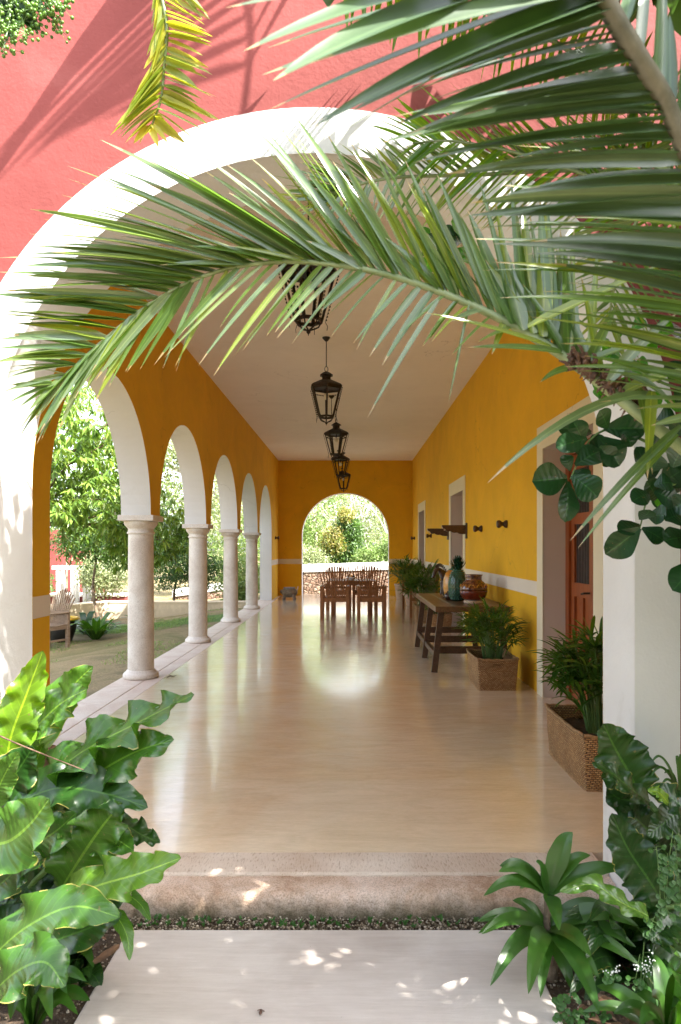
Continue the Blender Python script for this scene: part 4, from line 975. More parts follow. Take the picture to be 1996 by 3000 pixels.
# ------------------------------------------------------------------ garden trees
def arch_keep(p): return p[0] > -2.75 and p[1] < 21.6
tree('drooping_tree', 'big bright green tree with drooping leaf clusters filling the first arches', 'tree', (-7.9, 13.4, -.42), (-7.3, 13.4, 1.9), .14,
     [((-5.9, 12.9, 3.6), (1.5, 1.3, 1.0), 300), ((-4.9, 13.4, 2.4), (1.3, 1.2, .8), 330), ((-6.6, 12.4, 2.2), (1.0, .9, .8), 200), ((-4.2, 14.3, 1.7), (1.0, .9, .65), 230), ((-6.9, 13.9, 4.6), (1.6, 1.3, .8), 180), ((-4.7, 13.6, 3.6), (.9, .9, .6), 90)],
     13000, .21, .055, 'mango', droop=.75, whorl=True, cull=arch_keep)
tree('slender_tree', 'thin forked young tree growing by the garden wall', 'tree', (-5.95, 16.3, -.42), (-6.1, 16.4, 1.2), .045,
     [((-5.6, 16.4, 1.6), (.8, .7, .55), 150), ((-6.5, 16.5, 1.7), (.7, .6, .5), 120), ((-5.0, 16.6, 1.3), (.5, .5, .4), 60)], 5000, .13, .04, 'tree_b', droop=.4, spread=.12, cull=arch_keep)
tree('dark_shrub', 'dense dark green shrub between the first two columns', 'shrub', (-5.0, 19.6, -.45), (-5.0, 19.6, .5), .05,
     [((-5.0, 19.6, 1.05), (.95, .7, .75), 260), ((-4.3, 19.9, .8), (.5, .5, .5), 90)], 9000, .08, .035, 'tree_d', spread=.10, cull=arch_keep)
for i, (x, y_, z, r_, lb, mt) in enumerate(((-3.5, 21.5, .6, .8, 'fresh green round bush behind the second column', 'tree_a'), (-7.3, 20.3, .7, .7, 'yellow green shrub beside the red building', 'tree_c'), (-9.6, 20.2, .5, .6, 'leafy shrub left of the white garden frame', 'tree_b'), (-3.1, 19.5, .1, .45, 'low pale bush at the garden wall near the third column', 'tree_a'))):
    tree('garden_bush', lb, 'bush', (x, y_, -.45), (x, y_, .1), .04, [((x, y_, z), (r_, r_, r_ * .9), 200)], 6000, .09, .04, mt, spread=.1, cull=arch_keep)
bigs = [(-12.5, 24, 7.5, 'tree_b', 'tall green tree behind the red garden building'), (-9.2, 27, 8.0, 'tree_a', 'tall bright tree seen through the top of the first arch'), (-6.2, 26.5, 7.0, 'tree_c', 'pale green tree behind the slender tree'),
        (-4.3, 29, 7.2, 'tree_a', 'light green tree beyond the third column'), (-2.0, 33, 5.3, 'tree_a', 'light feathery tree at the left of the back arch'), (2.9, 31, 6.0, 'tree_c', 'pale twiggy tree at the right of the back arch')]
for x, y_, h, mt, lb in bigs:
    rr = random.Random(int(x * 10)); bl = []
    for k in range(7):
        bl.append(((x + rr.uniform(-1.6, 1.6), y_ + rr.uniform(-1.2, 1.2), h * rr.uniform(.35, .95)), (rr.uniform(.9, 1.5), 1.1, rr.uniform(.6, 1.0)), 120))
    bl.append(((x, y_, h * .3), (1.9, 1.2, h * .22), 170))
    tree('background_tree', lb, 'tree', (x, y_, -.4), (x + .3, y_, h * .55), .13, bl, 8200, .15, .07, mt, spread=.20, bark='palebark', forks=2, group='trees behind the garden walls', cull=arch_keep)
# through the back arch
tree('bushy_tree', 'round dark green tree with reddish top in the middle of the back arch', 'tree', (-.15, 27.5, -.4), (-.15, 27.5, 1.0), .08,
     [((-.15, 27.4, 1.5), (.75, .6, .6), 220), ((-.1, 27.4, 2.2), (.5, .5, .45), 130), ((-.5, 27.3, .9), (.9, .6, .45), 170)], 11000, .12, .055, 'tree_b', spread=.1)
tree('reddish_shrub', 'shrub with reddish young leaves beside the dark tree in the back arch', 'shrub', (-.75, 26.9, -.4), (-.75, 26.9, .8), .05,
     [((-.75, 26.8, 1.7), (.5, .4, .55), 90), ((-.15, 26.9, 2.75), (.35, .3, .18), 50)], 2600, .11, .05, 'rust', spread=.1, limbs=False)
tree('yellow_green_bush', 'yellow green bush low at the left behind the stone wall', 'bush', (-2.0, 26.5, -.4), (-2.0, 26.5, .4), .05,
     [((-1.9, 26.4, 1.0), (.8, .5, .55), 200), ((-1.3, 26.2, .75), (.5, .4, .4), 80)], 7000, .10, .045, 'tree_c', spread=.1)
tree('round_leaf_bush', 'fresh green bush low at the right behind the stone wall', 'bush', (1.3, 26.4, -.4), (1.3, 26.4, .4), .05,
     [((1.0, 26.3, 1.0), (.85, .5, .5), 220), ((1.8, 26.4, 1.5), (.5, .5, .6), 110)], 8000, .10, .045, 'tree_a', spread=.1)
t = thing('bare_tree', 'pale bare branching tree rising in the back arch', 'tree', (.35, 29, -.4), world=True)
b = MB(); rr = random.Random(21)
def branch(p, d, L, r, dep):
    pts = [p]; q = p.copy(); dd = d.copy()
    for k in range(4):
        dd = (dd + V((rr.uniform(-.22, .22), rr.uniform(-.1, .1), rr.uniform(-.1, .16)))).normalized(); q = q + dd * L / 4; pts.append(q.copy())
    b.tube(pts, list(np.linspace(r, r * .6, 5)), 6, cap=False)
    if dep > 0:
        for k in range(3 if dep > 1 else 4):
            nd_ = (dd + V((rr.uniform(-.9, .9), rr.uniform(-.3, .3), rr.uniform(-.2, .6)))).normalized(); branch(pts[-1 - (k % 2)], nd_, L * rr.uniform(.55, .8), r * .55, dep - 1)
branch(V((.35, 29, -.4)), V((.05, 0, 1)), 2.6, .075, 4); branch(V((.9, 28.6, -.4)), V((.3, 0, .9)), 1.8, .04, 4); branch(V((1.9, 28.2, -.4)), V((-.25, 0, .9)), 2.2, .05, 4); branch(V((-1.4, 28, -.4)), V((.2, 0, .8)), 1.3, .035, 3)
b.build('trunk', 'palebark', t, smooth=True)
cl = crown_pts([((.5, 29, 3.6), (1.8, .8, 1.4), 120), ((1.4, 28.8, 2.4), (1.2, .6, 1.0), 120)], 0, 0, 0); cc = np.repeat(cl, 14, 0) + rg.normal(size=(len(cl) * 14, 3)) * .16
v_, f_ = leafcloud(cc, rg.normal(size=cc.shape) + [0, 0, -.3], rg.normal(size=cc.shape) + [0, -.3, .8], .11 * rg.uniform(.7, 1.2, len(cc)), .045); build_np('crown', v_, f_, 'tree_c', t)
# far woodland as one mass
cc = []; 
for x in np.arange(-34, 24, 1.6):
    for k in range(3):
        c_ = np.array([x + rg.uniform(-.8, .8), 40 + rg.uniform(-3, 3), 1.2 + k * 1.7 + rg.uniform(-.6, .6)]); d = rg.normal(size=(420, 3)); d /= np.linalg.norm(d, axis=1, keepdims=True)
        cc.append(c_ + d * [1.7, 1.2, 1.2] * rg.uniform(.6, 1.05, (420, 1)))
cc = np.concatenate(cc); v_, f_ = leafcloud(cc, rg.normal(size=cc.shape), rg.normal(size=cc.shape) + [0, -.6, .9], .26 * rg.uniform(.7, 1.2, len(cc)), .14)
o = build_np('woodland', v_, f_, 'tree_a'); tag(o, 'far woodland of light green foliage closing the view', 'woodland', kind='stuff')
# bird nest fern on the lawn
def rosette_plant(name, label, loc, n, L, W, mat, seed, up=.9, group=None, waves=3, amp=.12):
    t = thing(name, label, 'plant', loc, group=group); b = MB(); rr = random.Random(seed)
    for i in range(n):
        a = 2 * PI * i / n * 2.4 + rr.uniform(-.2, .2); l_ = L * rr.uniform(.7, 1.1); e = up * rr.uniform(.5, 1.1); d = V((math.cos(a), math.sin(a), 0))
        broad(b, [d * .03, d * l_ * .35 + V((0, 0, l_ * e * .55)), d * l_ * .7 + V((0, 0, l_ * e * .8)), d * l_ * 1.0 + V((0, 0, l_ * e * .72))], W * rr.uniform(.8, 1.2), amp, waves, V((-d.x, -d.y, 1.2)), seed + i, 14, 4)
    b.build('foliage', mat, t, smooth=True); return t
rosette_plant('nest_fern', 'large upright green fern on the lawn beside the grey chair', (-5.15, 13.8, -.42), 26, .72, .13, 'bigleaf', 5)
rosette_plant('nest_fern', 'darker leafy plant behind the lawn fern', (-5.7, 14.7, -.42), 18, .6, .15, 'bigdark', 8)

# ------------------------------------------------------------------ the palm over the arch
PB = V((2.35, .55, GZ))
palm = thing('palm_tree', 'palm tree whose long arching fronds hang across the arch from the right', 'palm', PB, world=True)
b = MB(); b.tube(catmull([PB - V((0, 0, .1)), PB + V((-.12, .1, .8)), PB + V((-.25, .25, 1.5))], 10), list(np.linspace(.13, .10, 10)), 12); b.build('trunk', 'bark', palm, smooth=True)
b = MB(); b.tube(catmull([(2.0, .2, GZ - .1), (1.9, .2, 1.4), (1.55, .25, 2.7), (1.3, .4, 3.6)], 12), list(np.linspace(.10, .05, 12)), 12); b.build('trunk', 'bark', palm, smooth=True)
def frond(rach, rr_, mat, rmat, leaflets, wd, seed, nrm=V((0, -.75, .66)), lift=.06, jit=10, segs=8, twist=0, extra=None):
    """rach: (x, y, Y) points in photo measure; leaflets: tables of (s along rachis, tipx, tipy, dY)"""
    rr = random.Random(seed); P = [D(*p) for p in rach]; N_ = 60; cv = catmull(P, N_)
    b = MB(); b.tube(cv, list(np.linspace(rr_[0], rr_[1], N_)), 7); rb = b.build('frond', rmat, palm, smooth=True)
    xs_ = [p[0] for p in rach]; lf = MB()
    rs2 = catmull([(p[0], p[1], p[2]) for p in rach], N_)
    for tab, n, w_ in leaflets:
        ks = [r[0] for r in tab]
        for i in range(n):
            s_ = ks[0] + (ks[-1] - ks[0]) * (i + rr.uniform(-.3, .3)) / (n - 1); s_ = min(max(s_, 0), .999)
            tx, ty, dy = (np.interp(s_, ks, [r[c] for r in tab]) for c in (1, 2, 3))
            q = rs2[min(int(s_ * (N_ - 1)), N_ - 1)]; a = cv[min(int(s_ * (N_ - 1)), N_ - 1)]
            f_ = rr.choice((rr.uniform(.86, 1.06), rr.uniform(.6, 1.08))); tx, ty = q[0] + (tx - q[0]) * f_ + rr.gauss(0, jit), q[1] + (ty - q[1]) * f_ + rr.gauss(0, jit)
            T = D(tx, ty, max(.35, q[2] + dy * rr.uniform(.6, 1.3)))
            nn = (nrm + V((rr.gauss(0, .55), rr.gauss(0, .45), rr.gauss(0, .55)))).normalized()
            blade(lf, a, T, wd * w_ * rr.uniform(.55, 1.25), lift * rr.uniform(.3, 1.5), segs, nn, .38, twist * rr.uniform(-1, 1), tipdrop=rr.uniform(0, .05))
    lf.build('leaflets', mat, rb, smooth=True); return rb
# main frond: s runs from the right hand base to the tip at the left
main = [(1640, 1085, 1.42), (1480, 960, 1.48), (1340, 850, 1.55), (1210, 765, 1.62), (1070, 695, 1.68), (920, 640, 1.74), (790, 612, 1.80), (650, 602, 1.85), (500, 625, 1.90), (360, 690, 1.94), (230, 790, 1.97), (110, 905, 2.0)]
up_tab = [(.17, 1330, 560, .1), (.23, 1262, 470, .1), (.26, 1208, 465, .05), (.30, 1100, 450, 0), (.34, 985, 400, 0), (.39, 870, 325, 0), (.43, 780, 270, 0), (.46, 735, 290, 0), (.50, 600, 232, .05), (.53, 586, 315, 0), (.56, 440, 330, 0), (.59, 300, 290, 0), (.63, 213, 368, 0), (.67, 133, 431, 0), (.70, 85, 496, 0),
          (.74, 68, 551, 0), (.78, 30, 599, 0), (.82, 0, 647, 0), (.86, -10, 690, 0), (.90, 0, 745, 0), (.94, -5, 800, 0), (.97, 0, 860, 0), (.995, 5, 930, 0)]
lo_tab = [(.30, 1110, 820, -.05), (.36, 1000, 790, -.05), (.43, 850, 800, -.05), (.48, 730, 800, 0), (.52, 680, 770, 0), (.58, 600, 790, 0), (.63, 480, 850, 0), (.68, 370, 790, 0), (.73, 400, 870, 0), (.78, 280, 850, 0), (.82, 225, 890, 0), (.87, 160, 920, 0), (.91, 95, 990, 0), (.95, 70, 1000, 0), (.995, 40, 985, 0)]
frond(main, (.014, .003), 'palm', 'rachis', [(up_tab, 100, 1.0), (lo_tab, 46, .75), ([r for r in up_tab if r[0] > .66], 34, .9), ([r for r in lo_tab if r[0] > .78], 20, .8), ([(.2, 1180, 610, .06), (.35, 960, 520, .04), (.5, 720, 480, .03), (.7, 330, 590, .02)], 26, .8)], .027, 3, jit=17, lift=.03)
# single leaflets picked out of the photograph: thick base cluster, droopers
b = MB(); rrx = random.Random(5)
def spike(x0, y0, Ya, x1, y1, Yb, w_, lift=.05, n_=V((0, -.8, .5)), tw=0): blade(b, D(x0, y0, Ya), D(x1, y1, Yb), w_, lift, 9, n_, .35, tw)
for a in ((1250, 775, 1.59, 1257, 465, 1.68, .040, 0), (1228, 768, 1.6, 1203, 468, 1.7, .036, 0), (1205, 760, 1.6, 1140, 520, 1.68, .040, .0), (1270, 780, 1.58, 1290, 600, 1.66, .030, 0), (1180, 745, 1.62, 1075, 480, 1.7, .034, .02),
          (1330, 850, 1.55, 1243, 880, 1.5, .022, .18), (1500, 900, 1.46, 1490, 1105, 1.40, .026, .2), (1470, 890, 1.48, 1502, 1092, 1.42, .020, .2), (1500, 905, 1.47, 1122, 1112, 1.30, .024, .16), (1568, 980, 1.43, 1312, 1245, 1.36, .018, .05), (1560, 1000, 1.43, 1330, 1262, 1.37, .014, .04),
          (1215, 752, 1.5, 1540, 600, 1.35, .026, .0), (1010, 690, 1.68, 846, 962, 1.62, .014, .05), (1080, 700, 1.66, 1032, 930, 1.62, .007, .02), (1300, 812, 1.57, 1075, 800, 1.5, .022, .05), (1275, 800, 1.58, 970, 718, 1.52, .016, .04),
          (1400, 880, 1.5, 1560, 720, 1.4, .030, .1), (1430, 905, 1.5, 1600, 850, 1.4, .032, .1), (1380, 860, 1.53, 1560, 940, 1.4, .026, .25), (1340, 840, 1.55, 1500, 790, 1.45, .024, .1), (1350, 845, 1.55, 1420, 700, 1.5, .026, 0), (1360, 850, 1.54, 1300, 700, 1.6, .026, 0)):
    spike(*a[:8])
b.build('leaflets', 'palm', palm, smooth=True)
b = MB()
for i in range(260):                                            # brown fibre at the leaflet bases
    x = rrx.choice((rrx.uniform(1315, 1405), rrx.uniform(1400, 1480), rrx.uniform(1440, 1500))); y_ = 835 + (x - 1330) * .62 + rrx.gauss(0, 14); p = D(x, y_, 1.52 + rrx.uniform(-.02, .02))
    q = V((rrx.gauss(-.012, .012), rrx.gauss(0, .008), rrx.gauss(.004, .014))); b.tube([p, p + q * .6 + V((0, -.006, .003)), p + q], [.0045, .004, .0015], 4)
b.build('fibre', 'fibre', palm)
# near frond, top right
near = [(1370, -110, .80), (1392, 0, .82), (1468, 130, .85), (1530, 230, .88), (1572, 335, .90), (1640, 470, .93), (1700, 640, .97), (1740, 800, 1.0)]
near_tab = [(.02, 520, -20, -.05), (.06, 545, 120, -.05), (.10, 625, 185, -.05), (.15, 720, 290, 0), (.19, 797, 265, 0), (.24, 790, 215, 0), (.28, 860, 250, 0), (.33, 930, 275, 0), (.37, 900, 215, 0), (.42, 880, 302, 0), (.47, 990, 305, 0), (.52, 880, 352, 0), (.57, 1010, 372, 0), (.63, 1000, 415, 0), (.69, 1085, 450, 0), (.76, 1080, 500, 0), (.83, 1065, 560, 0), (.90, 1270, 590, 0), (.97, 1250, 690, 0)]
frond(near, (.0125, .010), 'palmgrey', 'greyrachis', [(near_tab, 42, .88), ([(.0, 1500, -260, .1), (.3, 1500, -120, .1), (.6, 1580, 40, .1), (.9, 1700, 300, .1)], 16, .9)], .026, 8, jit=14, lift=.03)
b = MB()                                                        # broad leaflets closest to the lens, reaching in from the top
for a in ((1120, -50, .80, 560, 118, .66, .036, .05), (1100, -10, .80, 628, 186, .66, .046, .05), (1380, -20, .82, 700, 150, .70, .040, .04), (1385, 0, .82, 722, 292, .74, .044, .05), (1300, -60, .80, 520, 18, .68, .034, .04), (1400, 20, .82, 800, 262, .78, .036, .05), (1440, 105, .85, 900, 292, .82, .030, .03)):
    spike(*a[:8])
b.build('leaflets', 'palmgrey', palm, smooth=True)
# sunlit frond in front of the arch top
f4 = [(1640, 440, 2.36), (1480, 405, 2.38), (1300, 392, 2.40), (1111, 402, 2.43), (910, 409, 2.46), (800, 434, 2.48), (765, 462, 2.5)]
frond(f4, (.011, .003), 'palm', 'rachis', [([(.08, 1440, 250, 0), (.25, 1260, 260, 0), (.4, 1080, 285, 0), (.55, 940, 305, 0), (.7, 790, 330, 0), (.8, 690, 365, 0), (.88, 645, 400, 0), (.99, 630, 450, 0)], 96, 1.0), ([(.1, 1400, 560, 0), (.3, 1180, 540, 0), (.5, 990, 520, 0), (.65, 880, 520, 0), (.8, 770, 530, 0), (.9, 700, 520, 0), (.99, 660, 500, 0)], 52, .8)], .020, 12, jit=8, lift=.02, segs=6)
f5 = [(760, -60, 2.3), (950, -10, 2.3), (1130, 30, 2.32), (1300, 110, 2.33), (1440, 220, 2.34), (1560, 370, 2.35), (1640, 520, 2.35)]
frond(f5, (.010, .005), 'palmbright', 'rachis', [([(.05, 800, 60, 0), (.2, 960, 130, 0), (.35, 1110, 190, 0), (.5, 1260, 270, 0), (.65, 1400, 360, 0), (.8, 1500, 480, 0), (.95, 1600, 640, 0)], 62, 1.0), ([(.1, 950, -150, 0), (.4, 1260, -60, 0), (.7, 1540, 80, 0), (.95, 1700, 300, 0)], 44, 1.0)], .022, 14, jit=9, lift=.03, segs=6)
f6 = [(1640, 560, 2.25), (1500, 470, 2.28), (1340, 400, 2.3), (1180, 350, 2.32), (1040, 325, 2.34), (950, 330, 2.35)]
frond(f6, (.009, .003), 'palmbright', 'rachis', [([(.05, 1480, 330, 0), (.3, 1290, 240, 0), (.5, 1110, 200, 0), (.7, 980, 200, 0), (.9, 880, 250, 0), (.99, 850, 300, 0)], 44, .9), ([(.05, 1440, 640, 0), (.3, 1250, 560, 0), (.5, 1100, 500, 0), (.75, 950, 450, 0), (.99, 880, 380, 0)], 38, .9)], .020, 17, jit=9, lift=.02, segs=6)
f7 = [(1700, 420, 1.25), (1680, 560, 1.25), (1660, 700, 1.25), (1650, 840, 1.28), (1640, 960, 1.3)]
frond(f7, (.010, .006), 'palm', 'rachis', [([(.0, 1230, 330, 0), (.2, 1130, 455, 0), (.4, 1130, 560, 0), (.6, 1180, 660, 0), (.75, 1290, 745, 0), (.9, 1340, 850, 0), (.99, 1420, 960, 0)], 42, 1.0)], .018, 19, jit=16, lift=.04)
f8 = [(1660, 180, 1.9), (1560, 330, 1.95), (1470, 500, 2.0), (1420, 640, 2.05), (1400, 740, 2.1)]
frond(f8, (.010, .003), 'palm', 'rachis', [([(.0, 1400, 250, 0), (.3, 1330, 420, 0), (.6, 1290, 600, 0), (.99, 1340, 820, 0)], 30, .9), ([(.1, 1640, 480, 0), (.5, 1570, 680, 0), (.99, 1450, 860, 0)], 24, .9)], .018, 23, jit=12, lift=.02, segs=6)
# hanging yellowing frond at the upper left
f3 = [(470, -330, 2.2), (400, -160, 2.2), (372, -40, 2.2), (384, 60, 2.2), (378, 150, 2.22), (370, 230, 2.24), (345, 300, 2.26)]
frond(f3, (.010, .003), 'palmyellow', 'rachis', [([(.30, 470, 30, 0), (.45, 487, 62, 0), (.55, 484, 110, 0), (.65, 480, 175, 0), (.75, 500, 235, 0), (.85, 490, 285, 0), (.99, 372, 335, 0)], 34, 1.0), ([(.30, 352, 60, 0), (.45, 350, 120, 0), (.55, 330, 190, 0), (.65, 290, 262, 0), (.8, 265, 300, 0), (.99, 310, 335, 0)], 32, .9)], .032, 29, jit=7, lift=.02, segs=6)
# fronds above the picture that lay their shadow on the red wall and on the path
def free_frond(P, Ln, n, seed, mat='palm', wd=.028, s0=.08):
    rr = random.Random(seed); cv = catmull(P, 50); b = MB(); b.tube(cv, list(np.linspace(.014, .004, 50)), 7); rb = b.build('frond', 'rachis', palm, smooth=True); lf = MB()
    for i in range(n):
        s_ = s0 + (1 - s0) * i / (n - 1); k = min(int(s_ * 49), 48); tg = (cv[k + 1] - cv[k]).normalized(); sd0 = tg.cross(V((0, 0, 1))).normalized()
        for sg in (-1, 1):
            l_ = Ln * (1 - .55 * abs(s_ - .4)) * rr.uniform(.8, 1.1); e = cv[k] + (tg * .75 + sd0 * sg * .75).normalized() * l_ + V((0, 0, -.22 * l_))
            if inframe(e, 20) or inframe(cv[k], 20) or inframe((e + cv[k]) / 2, 20): continue
            blade(lf, cv[k], e, wd, .08, 5, V((0, -.3, 1)), .35)
    lf.build('leaflets', mat, rb, smooth=True)
free_frond([(1.3, .4, 3.6), (1.0, 1.5, 4.35), (.45, 2.2, 4.75), (-.1, 2.45, 4.7), (-.5, 2.52, 4.42), (-.8, 2.56, 4.0)], .66, 46, 31, wd=.026, s0=.42)
free_frond([(1.3, .4, 3.6), (.8, 1.6, 4.0), (.3, 2.2, 3.9), (-.15, 2.45, 3.6)], .5, 34, 32, wd=.032, s0=.4)
free_frond([PB + V((-.25, .25, 1.5)), (1.75, 1.5, 2.3), (1.65, 2.0, 2.45), (1.6, 2.4, 2.2)], .5, 44, 33)
free_frond([PB + V((-.25, .25, 1.5)), (1.6, .7, 2.6), (1.2, .7, 2.9), (.8, .65, 2.8)], .5, 44, 34)
free_frond([PB + V((-.25, .25, 1.5)), (2.0, 1.6, 1.9), (1.9, 2.1, 1.9), (1.85, 2.5, 1.5)], .45, 40, 35)
free_frond([PB + V((-.25, .25, 1.5)), (1.5, .9, 1.75), (1.25, 1.0, 1.8), (1.05, .95, 1.7)], .4, 40, 36)

# tree beside the camera that shades the path (its crown lies outside the picture)
def off(p):
    if inframe(p, 60): return True
    return False
tree('shade_tree', 'leafy garden tree standing beside the path behind the palm', 'tree', (2.9, .2, GZ), (2.4, .9, 1.9), .10,
     [((2.1, 2.0, 2.6), (.7, .5, .6), 240), ((1.75, 1.4, 2.6), (.85, .6, .5), 112), ((1.15, 1.2, 2.85), (.6, .4, .28), 70), ((1.5, .7, 2.5), (.7, .6, .45), 120), ((2.3, .3, 2.4), (.7, .6, .5), 60), ((2.25, 2.1, 2.9), (.5, .35, .8), 130), ((1.95, 2.35, 1.5), (.4, .3, .95), 150), ((1.4, 2.0, 3.6), (.95, .35, .3), 260), ((.6, 2.1, 3.65), (.6, .28, .22), 210), ((1.0, 1.65, 3.2), (.4, .3, .22), 130), ((.75, 1.9, 3.35), (.35, .25, .18), 90)],
     19500, .13, .075, 'tree_b', spread=.08, limbs=False, cull=off)

# ------------------------------------------------------------------ round leaved shrub by the right pillar
sg = thing('round_leaf_shrub', 'shrub with dark glossy round leaves hanging before the right pillar', 'shrub', (1.75, 2.2, GZ), world=True)
def Q6(x, y_, Y): return F(1400 + x / 1.683, 1000 + y_ / 1.683, Y)
stem = MB(); stem.tube(catmull([(1.75, 2.2, GZ), (1.7, 2.25, 1.0), (1.6, 2.3, 1.9), (1.45, 2.35, 2.5)], 12), list(np.linspace(.035, .012, 12)), 8)
lv = MB(); lvb = MB()
obov = lambda s_: (math.sin(PI * min(1, s_ ** 1.35 * .97 + .03)) ** .55) * (.55 + .45 * min(1, s_ * 1.6))
def rl(bm, bx, by, tx, ty, wpx, Y, seed):
    r = random.Random(seed); wpx = wpx * 1.12; a, t_ = Q6(bx, by, Y + r.uniform(-.02, .05)), Q6(tx, ty, Y + r.uniform(-.08, .04)); W = wpx / 1.683 * Y / 2000
    n_ = V((r.uniform(-.35, .35), -1, r.uniform(-.1, .6))).normalized(); m_ = (a + t_) / 2 - n_ * (-.01)
    broad(bm, [a, a.lerp(t_, .3) + n_ * .006, a.lerp(t_, .65) + n_ * .008, t_], W, .06, 1.2, n_, seed, 16, 8, obov, cup=r.uniform(.05, .28), corr=.006, tears=.01)
L6 = [(520, 500, 470, 395, 100), (600, 520, 660, 600, 110), (560, 560, 640, 480, 120), (470, 640, 530, 700, 100), (640, 430, 600, 340, 90), (700, 440, 760, 520, 110), (900, 700, 1000, 640, 130), (880, 780, 830, 690, 100), (920, 880, 1000, 860, 110), (860, 640, 900, 560, 100), (440, 675, 268, 690, 150), (445, 690, 430, 892, 108), (465, 660, 592, 770, 140), (455, 640, 420, 560, 70), (480, 610, 606, 540, 115), (560, 450, 388, 425, 95), (540, 480, 385, 525, 100), (590, 470, 700, 615, 150), (620, 430, 828, 430, 125), (500, 560, 470, 460, 80),
      (845, 750, 758, 790, 95), (870, 740, 975, 800, 110), (850, 700, 870, 550, 80), (840, 660, 780, 520, 90), (870, 710, 960, 700, 100), (800, 920, 628, 1050, 135), (800, 905, 690, 935, 85), (810, 920, 918, 985, 92), (800, 880, 850, 830, 80), (835, 860, 930, 860, 95),
      (1060, 960, 918, 985, 118), (1080, 1090, 960, 1230, 130), (960, 620, 1010, 520, 110), (900, 560, 830, 470, 90), (950, 470, 1010, 400, 100), (1020, 700, 960, 620, 110), (1050, 780, 960, 830, 110), (1100, 950, 1060, 1040, 110), (1090, 1000, 1010, 1090, 110)]
for i, a in enumerate(L6): rl(lv, *a, 2.28 + .04 * (i % 4), i)
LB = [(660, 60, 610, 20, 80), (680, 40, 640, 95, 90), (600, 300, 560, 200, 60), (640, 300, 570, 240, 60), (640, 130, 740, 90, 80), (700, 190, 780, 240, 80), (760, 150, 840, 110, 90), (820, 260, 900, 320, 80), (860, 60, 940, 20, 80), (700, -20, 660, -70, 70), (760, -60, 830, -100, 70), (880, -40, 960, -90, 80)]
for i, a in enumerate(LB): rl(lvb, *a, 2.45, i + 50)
rr = random.Random(77)
for i in range(46):                                             # more leaves deeper in and further right
    x, y_ = rr.uniform(860, 1500), rr.uniform(-120, 760); an = rr.uniform(0, 6.28); rl(lv if rr.random() < .7 else lvb, x, y_, x + 105 * math.cos(an), y_ + 105 * math.sin(an), rr.uniform(70, 105), rr.uniform(2.45, 2.62), i + 100)
for i in range(16):
    x, y_ = rr.uniform(-260, -60), rr.uniform(-520, -330); an = rr.uniform(0, 6.28); rl(lv if i % 3 else lvb, x, y_, x + 90 * math.cos(an), y_ + 90 * math.sin(an), rr.uniform(60, 90), 2.55, i + 200)
for pts in (((1250, 500), (1000, 560), (700, 440), (560, 480), (455, 680)), ((1200, 700), (1000, 700), (850, 760), (800, 920)), ((1300, 900), (1100, 950), (1060, 1090)), ((1250, 300), (900, 200), (680, 60)), ((900, 200), (500, -100), (100, -330), (-150, -430))):
    stem.tube(catmull([Q6(x, y_, 2.38) for x, y_ in pts], 14), list(np.linspace(.007, .0025, 14)), 6)
for o_, n_, m_ in ((stem, 'branches', 'stalk'), (lv, 'leaves', 'seagrape'), (lvb, 'lit_tone_leaves', 'seabright')): o_.build(n_, m_, sg, smooth=True)  # the brighter set carries painted backlight

# berries, top left
t = thing('berry_branch', 'branch of small green berries hanging at the top left corner', 'branch', D(-60, -60, 2.1), world=True)
bb = MB(); st = MB(); lf = MB(); rr = random.Random(3)
arms = [((-60, -60), (20, 10), (10, 110)), ((-60, -60), (60, 0), (90, 70)), ((-40, -80), (90, -10), (140, 75)), ((-60, -40), (0, 40), (-10, 110)), ((-40, -80), (110, -10), (148, 25)), ((-60, -60), (40, 20), (60, 90))]
for A_ in arms:
    cv = catmull([D(x, y_, 2.1 + rr.uniform(-.05, .05)) for x, y_ in A_], 20); st.tube(cv, .0022, 5)
    for i in range(85):
        p = cv[rr.randint(2, 19)]; q = p + V((rr.gauss(0, .020), rr.gauss(0, .016), rr.gauss(0, .018))); bb.sph(q, rr.uniform(.0042, .0068), 8, 6); st.tube([p, q], .0008, 3, cap=False)
for i in range(46):
    x, y_ = rr.uniform(-60, 75), rr.uniform(-60, 45); an = rr.uniform(.6, 2.6); blade(lf, D(x, y_, 2.15), D(x + 70 * math.cos(an), y_ + 70 * math.sin(an), 2.12), .035, .05, 6)
st.build('stem', 'stalk', t); o = bb.build('berries', 'berry', t, smooth=True); o['kind'] = 'stuff'; lf.build('leaves', 'tree_d', t, smooth=True)

# ------------------------------------------------------------------ planting, lower left
def Q7(x, y_, Y): return F(x / 1.96, 1850 + y_ / 1.96, Y)
def Q8(x, y_, Y): return F(1196 + x / 1.96, 2000 + y_ / 1.96, Y)
lp = thing('broad_leaf_plant', 'large plant with ruffled glossy leaves beside the left of the arch', 'plant', (-1.25, 2.35, GZ), world=True)
def mk(bm, Qf, spec, seed):
    pts, wpx, amp, wav, nr, Wm = spec
    Y = pts[len(pts) // 2][2]; W = 1.16 * wpx / 1.96 * Y / 2000
    broad(bm, [Qf(*p) for p in pts], W, amp * 1.6, wav * 1.05, V(nr).normalized(), seed, 56, 14, None, cup=.12, corr=.017, tears=.05)
base = (30, 1500, 2.45)
